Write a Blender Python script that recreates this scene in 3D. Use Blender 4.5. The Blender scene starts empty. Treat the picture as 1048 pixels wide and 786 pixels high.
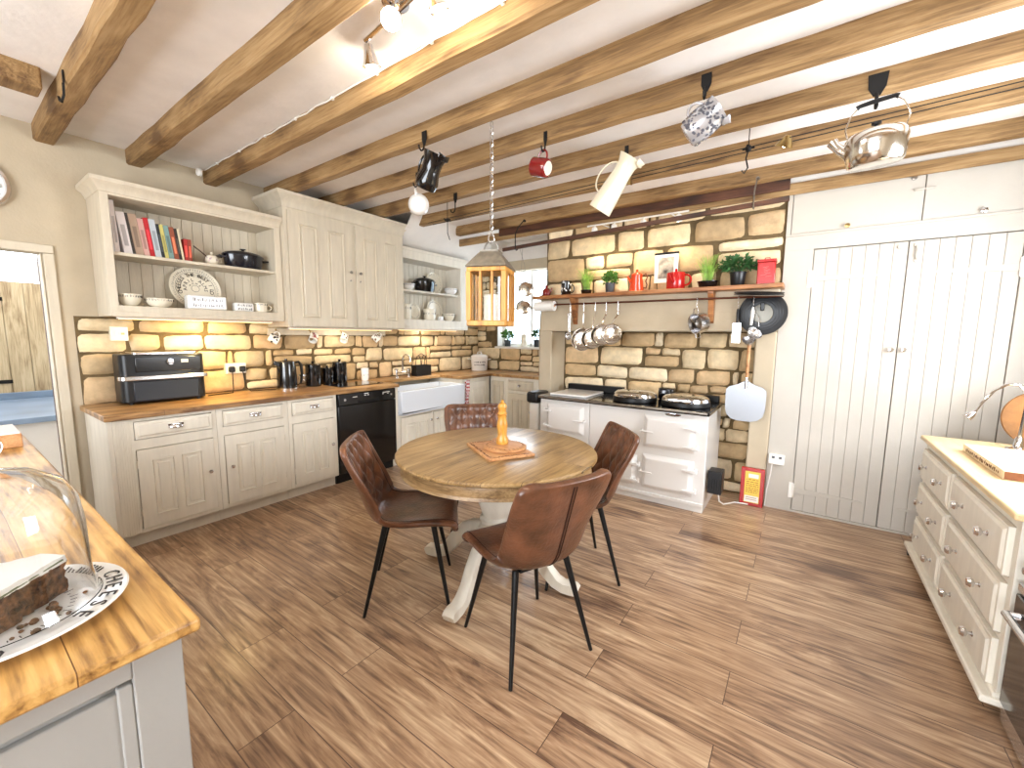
import bpy, bmesh, math, random
from mathutils import Vector as V, Matrix, noise
SC = bpy.context.scene
COL = SC.collection
R = math.radians
PI = math.pi

# ------------------------------------------------------------------ camera, world, lights, exposure
YAW, PITCH, ROLL, FPX = R(35.16), R(6.70), R(0.503), 422.4
cam_d = bpy.data.cameras.new('camera')
cam_d.sensor_fit = 'HORIZONTAL'; cam_d.sensor_width = 36.0; cam_d.lens = FPX / 1048 * 36.0
cam_d.clip_start = 0.02
cam = bpy.data.objects.new('camera', cam_d); COL.objects.link(cam)
fw = V((-math.sin(YAW) * math.cos(PITCH), math.cos(YAW) * math.cos(PITCH), -math.sin(PITCH)))
ri = V((math.cos(YAW), math.sin(YAW), 0)); up = ri.cross(fw)
ri2 = ri * math.cos(ROLL) + up * math.sin(ROLL); up2 = -ri * math.sin(ROLL) + up * math.cos(ROLL)
m = Matrix((ri2, up2, -fw)).transposed().to_4x4(); m.translation = V((0, 0, 1.45))
cam.matrix_world = m
SC.camera = cam

w = bpy.data.worlds.new('sky'); SC.world = w; w.use_nodes = True
w.node_tree.nodes['Background'].inputs[0].default_value = (0.80, 0.90, 1.0, 1)
w.node_tree.nodes['Background'].inputs[1].default_value = 6.5

def area(name, loc, look, sx, sy, power, color=(1, 1, 1), spread=180):
    d = bpy.data.lights.new(name, 'AREA'); d.shape = 'RECTANGLE'; d.size = sx; d.size_y = sy
    d.energy = power; d.color = color; d.spread = R(spread)
    o = bpy.data.objects.new(name, d); COL.objects.link(o); o.location = loc
    o.rotation_euler = (V(look) - V(loc)).to_track_quat('-Z', 'Y').to_euler()
    return o
# daylight from the side window; the other two are added fill lamps
area('fill_behind_camera', (-0.9, -2.42, 1.45), (-0.9, 1.0, 1.2), 3.0, 1.9, 95, (0.98, 0.98, 1.0))  # added soft light from behind the camera, brightens the whole room
area('daylight_side_window', (1.40, 2.75, 1.70), (-2.0, 2.4, 1.5), 1.3, 1.1, 44, (0.98, 0.98, 1.0))
area('passage_fill', (-5.6, 0.2, 2.7), (-5.6, 0.2, 0.5), 1.6, 1.6, 30, (0.92, 0.96, 1.0))  # added lamp below the closed passage ceiling, brightens the doorway view

def lamp(name, loc, power, color=(1, .86, .66), r=.03, spot=None, look=None, parent=None):
    d = bpy.data.lights.new(name, 'SPOT' if spot else 'POINT'); d.energy = power; d.color = color; d.shadow_soft_size = r
    o = bpy.data.objects.new(name, d); COL.objects.link(o); o.location = loc
    if spot:
        d.spot_size = R(spot); d.spot_blend = .8
        o.rotation_euler = (V(look) - V(loc)).to_track_quat('-Z', 'Y').to_euler()
    return o

SC.view_settings.view_transform = 'Standard'
SC.view_settings.look = 'None'
SC.view_settings.gamma = 1.0
SC.view_settings.use_curve_mapping = False
SC.view_settings.exposure = 0.38
SC.cycles.use_denoising = True
SC.cycles.max_bounces = 8

# ------------------------------------------------------------------ materials
MATS = {}
def lin(c):
    return tuple(((x / 255) / 12.92 if x <= 10 else (((x / 255) + .055) / 1.055) ** 2.4) for x in c) + (1,)

def mat(name, rgb, rough=.5, metal=0, spec=None, bump=0, bscale=40, var=0, vscale=3, stretch=None, coat=0, trans=0, ior=1.45, emit=None, estr=1, alpha=1):
    """plain procedural surface with optional colour variation and fine bump"""
    mt = bpy.data.materials.new(name); mt.use_nodes = True; nt = mt.node_tree; N = nt.nodes; L = nt.links
    p = N['Principled BSDF']
    p.inputs['Base Color'].default_value = lin(rgb); p.inputs['Roughness'].default_value = rough
    p.inputs['Metallic'].default_value = metal; p.inputs['IOR'].default_value = ior
    if spec is not None: p.inputs['Specular IOR Level'].default_value = spec
    if coat: p.inputs['Coat Weight'].default_value = coat; p.inputs['Coat Roughness'].default_value = .12
    if trans: p.inputs['Transmission Weight'].default_value = trans
    if emit: p.inputs['Emission Color'].default_value = lin(emit); p.inputs['Emission Strength'].default_value = estr
    if alpha < 1: p.inputs['Alpha'].default_value = alpha
    tc = N.new('ShaderNodeTexCoord'); mp = N.new('ShaderNodeMapping'); L.new(tc.outputs['Object'], mp.inputs[0])
    if stretch: mp.inputs['Scale'].default_value = stretch
    if var:
        n = N.new('ShaderNodeTexNoise'); n.inputs['Scale'].default_value = vscale; n.inputs['Detail'].default_value = 6
        L.new(mp.outputs[0], n.inputs['Vector'])
        r = N.new('ShaderNodeValToRGB'); e = r.color_ramp.elements
        e[0].position = .3; e[1].position = .7
        e[0].color = lin([max(0, c * (1 - var)) for c in rgb]); e[1].color = lin([min(255, c * (1 + var)) for c in rgb])
        L.new(n.outputs['Fac'], r.inputs[0]); L.new(r.outputs[0], p.inputs['Base Color'])
    if bump:
        n = N.new('ShaderNodeTexNoise'); n.inputs['Scale'].default_value = bscale; n.inputs['Detail'].default_value = 4
        L.new(mp.outputs[0], n.inputs['Vector'])
        b = N.new('ShaderNodeBump'); b.inputs['Strength'].default_value = bump; b.inputs['Distance'].default_value = .01
        L.new(n.outputs['Fac'], b.inputs['Height']); L.new(b.outputs[0], p.inputs['Normal'])
    MATS[name] = mt
    return mt

def wood(name, dark, mid, light, rough=.45, along='X', scale=1.0, bump=.15, planks=None, coat=0, rings=2.5, knots=True, seam=.7, fine=.55, cath=0):
    """grain stretched along one axis; planks=(length,width) lays staves"""
    mt = bpy.data.materials.new(name); mt.use_nodes = True; nt = mt.node_tree; N = nt.nodes; L = nt.links
    p = N['Principled BSDF']; p.inputs['Roughness'].default_value = rough
    if coat: p.inputs['Coat Weight'].default_value = coat; p.inputs['Coat Roughness'].default_value = .15
    tc = N.new('ShaderNodeTexCoord'); src = tc.outputs['Object']
    rot = N.new('ShaderNodeMapping'); L.new(src, rot.inputs[0])
    if along == 'Y': rot.inputs['Rotation'].default_value = (0, 0, R(90))
    if along == 'Z': rot.inputs['Rotation'].default_value = (0, R(90), 0)
    vec = rot.outputs[0]
    plank_fac = None
    if planks:
        bk = N.new('ShaderNodeTexBrick'); bk.inputs['Scale'].default_value = 1
        bk.inputs['Brick Width'].default_value = planks[0]; bk.inputs['Row Height'].default_value = planks[1]
        bk.inputs['Mortar Size'].default_value = planks[2] if len(planks) > 2 else .002; bk.inputs['Mortar Smooth'].default_value = .1
        bk.offset = .37; bk.offset_frequency = 2
        bk.inputs['Color1'].default_value = (0, 0, 0, 1); bk.inputs['Color2'].default_value = (1, 1, 1, 1); bk.inputs['Mortar'].default_value = (.5, .5, .5, 1)
        L.new(vec, bk.inputs['Vector'])
        # shift the grain from stave to stave
        mul = N.new('ShaderNodeVectorMath'); mul.operation = 'MULTIPLY_ADD'
        L.new(bk.outputs['Color'], mul.inputs[0]); mul.inputs[1].default_value = (7.3, 3.1, 5.7); L.new(vec, mul.inputs[2])
        vec = mul.outputs[0]; plank_fac = bk
    st = N.new('ShaderNodeMapping'); st.inputs['Scale'].default_value = (1.0 * scale, 7 * scale, 7 * scale); L.new(vec, st.inputs[0])
    n1 = N.new('ShaderNodeTexNoise'); n1.inputs['Scale'].default_value = 1.6; n1.inputs['Detail'].default_value = 8; n1.inputs['Roughness'].default_value = .62; n1.inputs['Distortion'].default_value = rings * .4
    L.new(st.outputs[0], n1.inputs['Vector'])
    st2 = N.new('ShaderNodeMapping'); st2.inputs['Scale'].default_value = (3 * scale, 70 * scale, 70 * scale); L.new(vec, st2.inputs[0])
    n2 = N.new('ShaderNodeTexNoise'); n2.inputs['Scale'].default_value = 1.5; n2.inputs['Detail'].default_value = 3; n2.inputs['Distortion'].default_value = .6
    L.new(st2.outputs[0], n2.inputs['Vector'])
    mix = N.new('ShaderNodeMath'); mix.operation = 'MULTIPLY_ADD'; L.new(n2.outputs['Fac'], mix.inputs[0]); mix.inputs[1].default_value = fine
    sub = N.new('ShaderNodeMath'); sub.operation = 'SUBTRACT'; L.new(n1.outputs['Fac'], sub.inputs[0]); sub.inputs[1].default_value = fine / 2
    L.new(sub.outputs[0], mix.inputs[2])
    val = mix.outputs[0]
    if cath:   # cathedral growth rings: warped bands running along the grain
        st4 = N.new('ShaderNodeMapping'); st4.inputs['Scale'].default_value = (.55 * scale, 4.5 * scale, 4.5 * scale); L.new(vec, st4.inputs[0])
        wv = N.new('ShaderNodeTexWave'); wv.wave_type = 'BANDS'; wv.bands_direction = 'Y'; wv.inputs['Scale'].default_value = 2.6; wv.inputs['Distortion'].default_value = 9; wv.inputs['Detail'].default_value = 3; wv.inputs['Detail Scale'].default_value = .9
        L.new(st4.outputs[0], wv.inputs['Vector'])
        ca = N.new('ShaderNodeMath'); ca.operation = 'MULTIPLY_ADD'; L.new(wv.outputs['Fac'], ca.inputs[0]); ca.inputs[1].default_value = cath
        cs = N.new('ShaderNodeMath'); cs.operation = 'SUBTRACT'; L.new(val, cs.inputs[0]); cs.inputs[1].default_value = cath * .5
        L.new(cs.outputs[0], ca.inputs[2]); val = ca.outputs[0]
    if plank_fac:
        a = N.new('ShaderNodeMath'); a.operation = 'MULTIPLY_ADD'; L.new(plank_fac.outputs['Color'], a.inputs[0]); a.inputs[1].default_value = planks[3] if len(planks) > 3 else .22; 
        s2 = N.new('ShaderNodeMath'); s2.operation = 'SUBTRACT'; L.new(val, s2.inputs[0]); s2.inputs[1].default_value = (planks[3] if len(planks) > 3 else .22) / 2
        L.new(s2.outputs[0], a.inputs[2]); val = a.outputs[0]
    if knots:
        n3 = N.new('ShaderNodeTexNoise'); n3.inputs['Scale'].default_value = 2.3 * scale; n3.inputs['Detail'].default_value = 3
        st3 = N.new('ShaderNodeMapping'); st3.inputs['Scale'].default_value = (1, 2.2, 2.2); L.new(vec, st3.inputs[0]); L.new(st3.outputs[0], n3.inputs['Vector'])
        k = N.new('ShaderNodeMapRange'); k.inputs['From Min'].default_value = .58; k.inputs['From Max'].default_value = .78; k.inputs['To Min'].default_value = 0; k.inputs['To Max'].default_value = .3
        L.new(n3.outputs['Fac'], k.inputs['Value'])
        s = N.new('ShaderNodeMath'); s.operation = 'SUBTRACT'; L.new(val, s.inputs[0]); L.new(k.outputs[0], s.inputs[1]); val = s.outputs[0]
    r = N.new('ShaderNodeValToRGB'); e = r.color_ramp.elements
    e[0].position = .25; e[0].color = lin(dark); e[1].position = .80; e[1].color = lin(light)
    x = e.new(.5); x.color = lin(mid)
    L.new(val, r.inputs[0]); out = r.outputs[0]
    if plank_fac:
        mx = N.new('ShaderNodeMix'); mx.data_type = 'RGBA'; L.new(plank_fac.outputs['Fac'], mx.inputs['Factor'])
        L.new(out, mx.inputs[6]); mx.inputs[7].default_value = lin([c * seam for c in dark]); out = mx.outputs[2]
    L.new(out, p.inputs['Base Color'])
    b = N.new('ShaderNodeBump'); b.inputs['Strength'].default_value = bump; b.inputs['Distance'].default_value = .004
    L.new(val, b.inputs['Height']); L.new(b.outputs[0], p.inputs['Normal'])
    MATS[name] = mt
    return mt

def attr_mat(name, rough=.85, bump=.5, bscale=28, streak=.25):
    """stone: colour of each block comes with the block, plus veins and grit"""
    mt = bpy.data.materials.new(name); mt.use_nodes = True; nt = mt.node_tree; N = nt.nodes; L = nt.links
    p = N['Principled BSDF']; p.inputs['Roughness'].default_value = rough; p.inputs['Specular IOR Level'].default_value = .2
    at = N.new('ShaderNodeAttribute'); at.attribute_name = 'Col'
    tc = N.new('ShaderNodeTexCoord')
    n = N.new('ShaderNodeTexNoise'); n.inputs['Scale'].default_value = 9; n.inputs['Detail'].default_value = 8; n.inputs['Roughness'].default_value = .65
    L.new(tc.outputs['Object'], n.inputs['Vector'])
    r = N.new('ShaderNodeMapRange'); r.inputs['From Min'].default_value = .3; r.inputs['From Max'].default_value = .7; r.inputs['To Min'].default_value = 1 - streak; r.inputs['To Max'].default_value = 1 + streak * .6
    L.new(n.outputs['Fac'], r.inputs['Value'])
    mu = N.new('ShaderNodeVectorMath'); mu.operation = 'SCALE'; L.new(at.outputs['Color'], mu.inputs[0]); L.new(r.outputs[0], mu.inputs['Scale'])
    L.new(mu.outputs[0], p.inputs['Base Color'])
    n2 = N.new('ShaderNodeTexNoise'); n2.inputs['Scale'].default_value = bscale; n2.inputs['Detail'].default_value = 8; n2.inputs['Roughness'].default_value = .7
    L.new(tc.outputs['Object'], n2.inputs['Vector'])
    b = N.new('ShaderNodeBump'); b.inputs['Strength'].default_value = bump; b.inputs['Distance'].default_value = .012
    L.new(n2.outputs['Fac'], b.inputs['Height']); L.new(b.outputs[0], p.inputs['Normal'])
    MATS[name] = mt
    return mt

plaster = mat('plaster', (190, 176, 152), .9, bump=.15, bscale=60, var=.03, vscale=5)
plaster_white = mat('plaster_white', (226, 220, 212), .9, bump=.2, bscale=25, var=.02, vscale=4)
ceil_m = mat('ceiling_paint', (243, 240, 237), .95, bump=.25, bscale=18, var=.02, vscale=5)
cream = mat('cream_paint', (208, 197, 176), .45, bump=.12, bscale=20, var=.03, vscale=4, stretch=(6, 6, 1))
cream2 = mat('pale_cream_paint', (226, 219, 204), .42, bump=.1, bscale=20, var=.025, vscale=4, stretch=(6, 6, 1))
greywhite = mat('grey_white_paint', (190, 184, 174), .5, bump=.12, bscale=30, var=.02, vscale=4)
greypaint = mat('pale_grey_paint', (162, 162, 160), .5, bump=.1, bscale=30, var=.03)
floor_m = wood('plank_floor', (100, 74, 58), (164, 131, 102), (214, 186, 152), .28, 'X', .8, .2, planks=(1.35, .2, .0018, .13), rings=7, coat=.12, seam=.9, fine=.5, cath=.08)
beam_m = wood('oak_beam', (100, 72, 42), (148, 116, 74), (182, 150, 106), .7, 'X', 1.0, .3, rings=3)
darkbeam_m = wood('dark_timber', (44, 24, 14), (78, 44, 26), (108, 66, 40), .6, 'X', 1.0, .3)
worktop_m = wood('oak_worktop', (112, 76, 42), (174, 132, 82), (212, 172, 120), .38, 'Y', 1.2, .08, planks=(1.6, .12, .001, .18), coat=.15)
worktopx_m = wood('oak_worktop_across', (132, 84, 40), (186, 134, 74), (222, 178, 116), .38, 'X', 1.2, .08, planks=(1.6, .12, .001, .18), coat=.15)
island_m = wood('pine_worktop', (112, 74, 36), (198, 152, 86), (228, 188, 120), .38, 'X', .9, .2, planks=(2.6, .17, .0010, .10), coat=.15, rings=4, seam=1.0, fine=.5, cath=.16)
table_m = wood('table_top_oak', (108, 80, 46), (162, 130, 84), (196, 166, 120), .28, 'Y', 1.1, .12, planks=(3.0, .145, .0012, .14), coat=.3)
tableedge_m = wood('table_apron_oak', (116, 88, 54), (164, 132, 90), (200, 168, 124), .4, 'X', 1.0, .1, coat=.1)
shelf_m = wood('shelf_oak', (108, 64, 32), (162, 106, 60), (200, 146, 92), .45, 'X', 1.2, .15)
mill_m = wood('mill_wood', (160, 106, 36), (205, 146, 58), (228, 174, 84), .35, 'Z', 1.6, .05, knots=False, coat=.3)
board_m = wood('board_wood', (150, 100, 60), (194, 142, 94), (220, 172, 124), .5, 'X', 1.6, .05, knots=False)
lanternwood_m = wood('lantern_wood', (150, 96, 34), (204, 142, 56), (228, 172, 84), .45, 'Z', 1.3, .12, knots=False)
plankdoor_m = wood('stripped_pine', (150, 124, 92), (200, 178, 142), (222, 204, 172), .6, 'Z', 1.1, .15, rings=3)
stone_m = attr_mat('sandstone')
mortar_m = mat('mortar', (98, 82, 56), .95, bump=.5, bscale=60, var=.15, vscale=12)
leather_m = mat('brown_leather', (98, 63, 44), .28, bump=.25, bscale=70, var=.28, vscale=9, coat=.15)
seam_m = mat('dark_seam', (48, 26, 18), .5)
black_m = mat('black_metal', (20, 20, 21), .4, .3)
iron_m = mat('black_iron', (26, 24, 23), .55, .4)
blackgloss_m = mat('black_gloss', (12, 12, 15), .12, coat=.5)
blackplastic_m = mat('black_plastic', (24, 25, 28), .35)
navy_m = mat('blue_black_enamel', (14, 17, 30), .15, coat=.5)
slate_m = mat('slate_blue_stone', (126, 144, 166), .3, var=.1)
chrome_m = mat('chrome', (225, 225, 228), .09, 1)
steel_m = mat('brushed_steel', (216, 216, 218), .25, 1, bump=.03, bscale=200)
steel2_m = mat('polished_steel', (226, 222, 216), .16, 1)
pewter_m = mat('pewter', (150, 145, 138), .3, 1)
brass_m = mat('aged_brass', (176, 150, 100), .3, 1)
zinc_m = mat('weathered_zinc', (128, 122, 112), .5, .7, var=.15, vscale=20)
enamel_m = mat('white_enamel', (238, 236, 234), .15, coat=.4)
pane_m = mat('pane_glass', (255, 255, 255), .0, trans=1, ior=1.06)
range_m = mat('range_enamel', (232, 230, 227), .16, coat=.4, var=.01)
china_m = mat('cream_china', (236, 228, 208), .18, coat=.4)
whitechina_m = mat('white_china', (243, 242, 238), .15, coat=.4)
sink_m = mat('white_fireclay', (230, 236, 244), .12, coat=.4)
ink_m = mat('black_print', (34, 31, 32), .4)
greyink_m = mat('grey_print', (96, 96, 102), .5)
red_m = mat('red_enamel', (176, 24, 24), .2, coat=.4)
darkred_m = mat('dark_red_glaze', (120, 26, 26), .2, coat=.4)
orange_m = mat('orange_enamel', (222, 72, 30), .2, coat=.4)
plastic_m = mat('white_plastic', (240, 238, 232), .35)
glass_m = mat('clear_glass', (255, 255, 255), .0, trans=1, ior=1.45)
candle_m = mat('ivory_wax', (244, 238, 224), .5)
paper_m = mat('white_paper', (240, 238, 232), .8)
leaf_m = mat('green_leaf', (70, 112, 42), .5, var=.3, vscale=20)
leaf2_m = mat('dark_green_leaf', (44, 84, 40), .5, var=.3, vscale=20)
grass_m = mat('fresh_grass', (136, 176, 76), .5, var=.25, vscale=20)
soil_m = mat('soil', (50, 36, 26), .95)
cake_m = mat('fruit_cake', (84, 58, 36), .8, bump=1.0, bscale=110, var=.75, vscale=75)
icing_m = mat('white_icing', (252, 249, 242), .5, bump=.2, bscale=20)
leaf3_m = mat('sage_icing', (120, 130, 96), .6)
wicker_m = mat('old_round_board', (150, 104, 58), .6, var=.2, vscale=8, bump=.2)
glow_m = mat('lit_bulb', (255, 244, 220), .3, emit=(255, 238, 205), estr=30)
redcloth_m = mat('red_white_cloth', (214, 190, 190), .9, var=.2, vscale=30)
outside_m = mat('pale_rendered_wall', (196, 214, 226), .9, var=.06, vscale=2)
# ------------------------------------------------------------------ mesh helpers
class B:
    def __init__(s): s.bm = bmesh.new(); s.mi = 0; s.sm = []
    def f(s, vs):
        try:
            q = s.bm.faces.new(vs); q.material_index = s.mi; return q
        except ValueError: return None
    def hexa(s, p):
        v = [s.bm.verts.new(x) for x in p]
        for i in ((0, 3, 2, 1), (4, 5, 6, 7), (0, 1, 5, 4), (1, 2, 6, 5), (2, 3, 7, 6), (3, 0, 4, 7)): s.f([v[k] for k in i])
        return s
    def box(s, x0, x1, y0, y1, z0, z1):
        return s.hexa([(x0, y0, z0), (x1, y0, z0), (x1, y1, z0), (x0, y1, z0), (x0, y0, z1), (x1, y0, z1), (x1, y1, z1), (x0, y1, z1)])
    def fb(s, F, u0, u1, z0, z1, n0, n1, ins=0):
        """box in a face frame; ins narrows the outer face (a raised, bevelled panel)"""
        P = F.p
        return s.hexa([P(u0, n0, z0), P(u1, n0, z0), P(u1 - ins, n1, z0 + ins), P(u0 + ins, n1, z0 + ins),
                       P(u0, n0, z1), P(u1, n0, z1), P(u1 - ins, n1, z1 - ins), P(u0 + ins, n1, z1 - ins)])
    def ring(s, c, ax, r, n=16, ref=None):
        ax = V(ax).normalized(); a = ax.orthogonal().normalized() if ref is None else V(ref); b = ax.cross(a)
        return [s.bm.verts.new(V(c) + (a * math.cos(t) + b * math.sin(t)) * r) for t in [2 * PI * i / n for i in range(n)]]
    def skin(s, A, C):
        n = len(A)
        for i in range(n): s.f([A[i], A[(i + 1) % n], C[(i + 1) % n], C[i]])
    def cap(s, A): s.f(A)
    def cyl(s, p0, p1, r0, r1=None, n=16):
        r1 = r0 if r1 is None else r1; p0, p1 = V(p0), V(p1)
        A = s.ring(p0, p1 - p0, r0, n); C = s.ring(p1, p1 - p0, r1, n); s.skin(A, C); s.cap(A); s.cap(C); return s
    def lathe(s, prof, o=(0, 0, 0), ax=(0, 0, 1), n=24, sx=1, sy=1, ref=None):
        o = V(o); ax = V(ax).normalized(); a = ax.orthogonal().normalized() if ref is None else V(ref).normalized(); b = ax.cross(a)
        prev = None
        for r, h in prof:
            if r < 1e-6: ringv = [s.bm.verts.new(o + ax * h)]
            else: ringv = [s.bm.verts.new(o + ax * h + (a * math.cos(t) * sx + b * math.sin(t) * sy) * r) for t in [2 * PI * i / n for i in range(n)]]
            if prev is not None:
                if len(prev) == 1 and len(ringv) > 1:
                    for i in range(n): s.f([prev[0], ringv[i], ringv[(i + 1) % n]])
                elif len(ringv) == 1 and len(prev) > 1:
                    for i in range(n): s.f([prev[(i + 1) % n], prev[i], ringv[0]])
                elif len(prev) > 1: s.skin(prev, ringv)
            prev = ringv
        return s
    def tube(s, pts, r, n=8, closed=False, ry=None):
        pts = [V(p) for p in pts]; N = len(pts); prev = None; first = None; a = None
        for i, p in enumerate(pts):
            if closed: t = pts[(i + 1) % N] - pts[i - 1]
            else: t = pts[min(i + 1, N - 1)] - pts[max(i - 1, 0)]
            t.normalize()
            if a is None: a = t.orthogonal().normalized()
            else: a = (a - t * a.dot(t)).normalized()
            b = t.cross(a); rr = r[i] if isinstance(r, (list, tuple)) else r
            ring = [s.bm.verts.new(p + a * math.cos(q) * rr + b * math.sin(q) * rr) for q in [2 * PI * k / n for k in range(n)]]
            if prev: s.skin(prev, ring)
            else: first = ring
            prev = ring
        if closed: s.skin(prev, first)
        else: s.cap(first); s.cap(prev)
        return s
    def grid(s, fn, nu, nv, closeu=False):
        g = [[s.bm.verts.new(fn(i / nu, j / nv)) for j in range(nv + 1)] for i in range(nu + (0 if closeu else 1))]
        n = len(g)
        for i in range(nu):
            for j in range(nv): s.f([g[i][j], g[(i + 1) % n][j], g[(i + 1) % n][j + 1], g[i][j + 1]])
        return g
    def prism(s, poly, fn, h0, h1):
        """poly of 2-D points, fn(a, b, h) -> point"""
        A = [s.bm.verts.new(fn(a, b, h0)) for a, b in poly]; C = [s.bm.verts.new(fn(a, b, h1)) for a, b in poly]
        s.skin(A, C); s.cap(A); s.cap(C); return s
    def sphere(s, c, r, n=14, m=8, sx=1, sy=1, sz=1):
        prof = [(math.sin(PI * i / m) * r, -math.cos(PI * i / m) * r * sz) for i in range(m + 1)]
        return s.lathe(prof, c, (0, 0, 1), n, sx, sy)
    def build(s, name, mats, parent=None, at=None, bevel=0, seg=2, angle=35, solid=0, sub=0, flat=False, local=False, rot=None):
        bm = s.bm; bmesh.ops.remove_doubles(bm, verts=bm.verts, dist=1e-6); bmesh.ops.recalc_face_normals(bm, faces=bm.faces)
        off = V((0, 0, 0))
        if not local:
            if parent is not None:
                q = parent
                while q is not None: off += q.location; q = q.parent
            elif at is not None: off = V(at)
            if off.length > 0: bmesh.ops.translate(bm, verts=bm.verts, vec=-off)
        me = bpy.data.meshes.new(name); bm.to_mesh(me); bm.free()
        for mm in (mats if isinstance(mats, (list, tuple)) else [mats]): me.materials.append(mm)
        if not flat:
            me.shade_smooth(); me.set_sharp_from_angle(angle=R(angle))
        o = bpy.data.objects.new(name, me); COL.objects.link(o)
        if parent is not None: o.parent = parent
        elif at is not None: o.location = at
        if rot: o.rotation_euler = rot
        if solid:
            md = o.modifiers.new('solid', 'SOLIDIFY'); md.thickness = solid; md.offset = 0
        if sub:
            md = o.modifiers.new('sub', 'SUBSURF'); md.levels = sub; md.render_levels = sub
        if bevel:
            md = o.modifiers.new('bevel', 'BEVEL'); md.width = bevel; md.segments = seg; md.limit_method = 'ANGLE'; md.angle_limit = R(40)
        return o

class Fr:
    def __init__(s, o, u, n): s.o, s.u, s.n = V(o), V(u), V(n)
    def p(s, u, n, z): return s.o + s.u * u + s.n * n + V((0, 0, z))

def T(name, label, cat, loc=(0, 0, 0), group=None, rz=0):
    o = bpy.data.objects.new(name, None); COL.objects.link(o); o.location = loc; o.rotation_euler = (0, 0, rz)
    o.empty_display_size = .1
    return tag(o, label, cat, group)
def tag(o, label, cat, group=None):
    o['label'] = label; o['category'] = cat
    if group: o['group'] = group
    return o
def struct(o, label=None):
    o['kind'] = 'structure'
    if label: o['label'] = label
    return o
def lab(o, label): o['label'] = label; return o
def dup(root, loc, rz=None, label=None):
    r = root.copy(); COL.objects.link(r); r.location = loc
    if rz is not None: r.rotation_euler = (0, 0, rz)
    if label: r['label'] = label
    for ch in list(root.children):
        c = ch.copy(); COL.objects.link(c); c.parent = r
        for g in list(ch.children):
            d = g.copy(); COL.objects.link(d); d.parent = c
    return r

def text_mesh(txt, size, depth=.0006):
    cu = bpy.data.curves.new('lettering', 'FONT'); cu.body = txt; cu.size = size; cu.align_x = 'CENTER'; cu.extrude = depth; cu.resolution_u = 2
    o = bpy.data.objects.new('lettering', cu); COL.objects.link(o)
    dg = bpy.context.evaluated_depsgraph_get(); me = bpy.data.meshes.new_from_object(o.evaluated_get(dg))
    bpy.data.objects.remove(o); bpy.data.curves.remove(cu)
    return me
def add_text(b, txt, size, M4, depth=.0006):
    me = text_mesh(txt, size, depth); k = len(b.bm.verts); kf = len(b.bm.faces)
    b.bm.from_mesh(me); b.bm.verts.ensure_lookup_table(); b.bm.faces.ensure_lookup_table()
    for v in b.bm.verts[k:]: v.co = M4 @ v.co
    for q in b.bm.faces[kf:]: q.material_index = b.mi
    bpy.data.meshes.remove(me)
def frame_matrix(o, x, y):
    x = V(x).normalized(); y = V(y).normalized(); z = x.cross(y)
    mm = Matrix((x, y, z)).transposed().to_4x4(); mm.translation = V(o); return mm
def ring_text(b, txt, size, o, x, y, r, a0, a1):
    """letters round a circle, tops outward; angles in degrees, clockwise from a0 to a1"""
    n = len(txt); x = V(x).normalized(); y = V(y).normalized()
    for i, ch in enumerate(txt):
        if ch == ' ': continue
        a = R(a0 + (a1 - a0) * (i + .5) / n)
        d = x * math.cos(a) + y * math.sin(a); tt = x * math.sin(a) - y * math.cos(a)
        add_text(b, ch, size, frame_matrix(V(o) + d * r, tt, d))
def scribble(b, fn, n, h, rnd, w=.0016):
    """illegible small print: short upright strokes; fn(s, t) -> (point, normal) with s along, t up"""
    for i in range(n):
        s0 = (i + .5) / n
        for k in range(rnd.choice((1, 2, 2))):
            s1 = s0 + rnd.uniform(-.3, .3) / n; t0 = rnd.uniform(0, .3); t1 = rnd.uniform(.6, 1)
            p, nn = fn(s1, t0 * h); q, _ = fn(s1 + rnd.uniform(-.25, .25) / n, t1 * h)
            b.tube([p + nn * .0004, q + nn * .0004], w, 4)

# ---- cabinet furniture in a face frame
def raised_panel(b, F, u0, u1, z0, z1, n):
    """moulding frame and raised field laid on a door at depth n"""
    w_ = .010
    for a in ((u0, u1, z0, z0 + w_), (u0, u1, z1 - w_, z1), (u0, u0 + w_, z0, z1), (u1 - w_, u1, z0, z1)): b.fb(F, *a, n - .002, n + .011, .004)
    b.fb(F, u0 + .022, u1 - .022, z0 + .022, z1 - .022, n - .002, n + .006, .010)
def door(par, F, u0, u1, z0, z1, n, mt, knob_u=None, knob_z=None, panels=2, hinge=None, knobm=None, name='door', marg=.075, gap=.04):
    b = B(); b.fb(F, u0, u1, z0, z1, n - .012, n + .012)
    pw = (u1 - u0 - 2 * marg - gap * (panels - 1)) / panels
    for k in range(panels):
        a = u0 + marg + k * (pw + gap); raised_panel(b, F, a, a + pw, z0 + marg, z1 - marg, n + .012)
    d = b.build(name, mt, par, bevel=.002)
    if knob_u is not None:
        kb = B(); kb.lathe([(.006, 0), (.005, .012), (.013, .016), (.015, .024), (.011, .030), (0, .032)], F.p(knob_u, n + .012, knob_z), F.n, 14)
        kb.build('knob', knobm or chrome_m, d)
    if hinge is not None:
        for hz in (z0 + .09, z1 - .12):
            hb = B(); hb.cyl(F.p(hinge, n + .012, hz), F.p(hinge, n + .012, hz + .05), .005, n=8); hb.build('hinge', mt, d)
    return d
def cup(par, F, u, z, n, wd=.085):
    """half-round cup pull"""
    b = B()
    def fn(i, j):
        th = PI * i; ph = PI * .5 * j
        return F.p(u - math.cos(th) * wd / 2 * (.25 + .75 * math.cos(ph * .9)), n + math.sin(th) * .024 * math.cos(ph * .75) + .001, z + math.sin(ph) * .024 - .008)
    b.grid(fn, 12, 6)
    b.fb(F, u - wd * .5, u + wd * .5, z + .008, z + .020, n, n + .002)
    return b.build('cup_handle', chrome_m, par, solid=.002)
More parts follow.
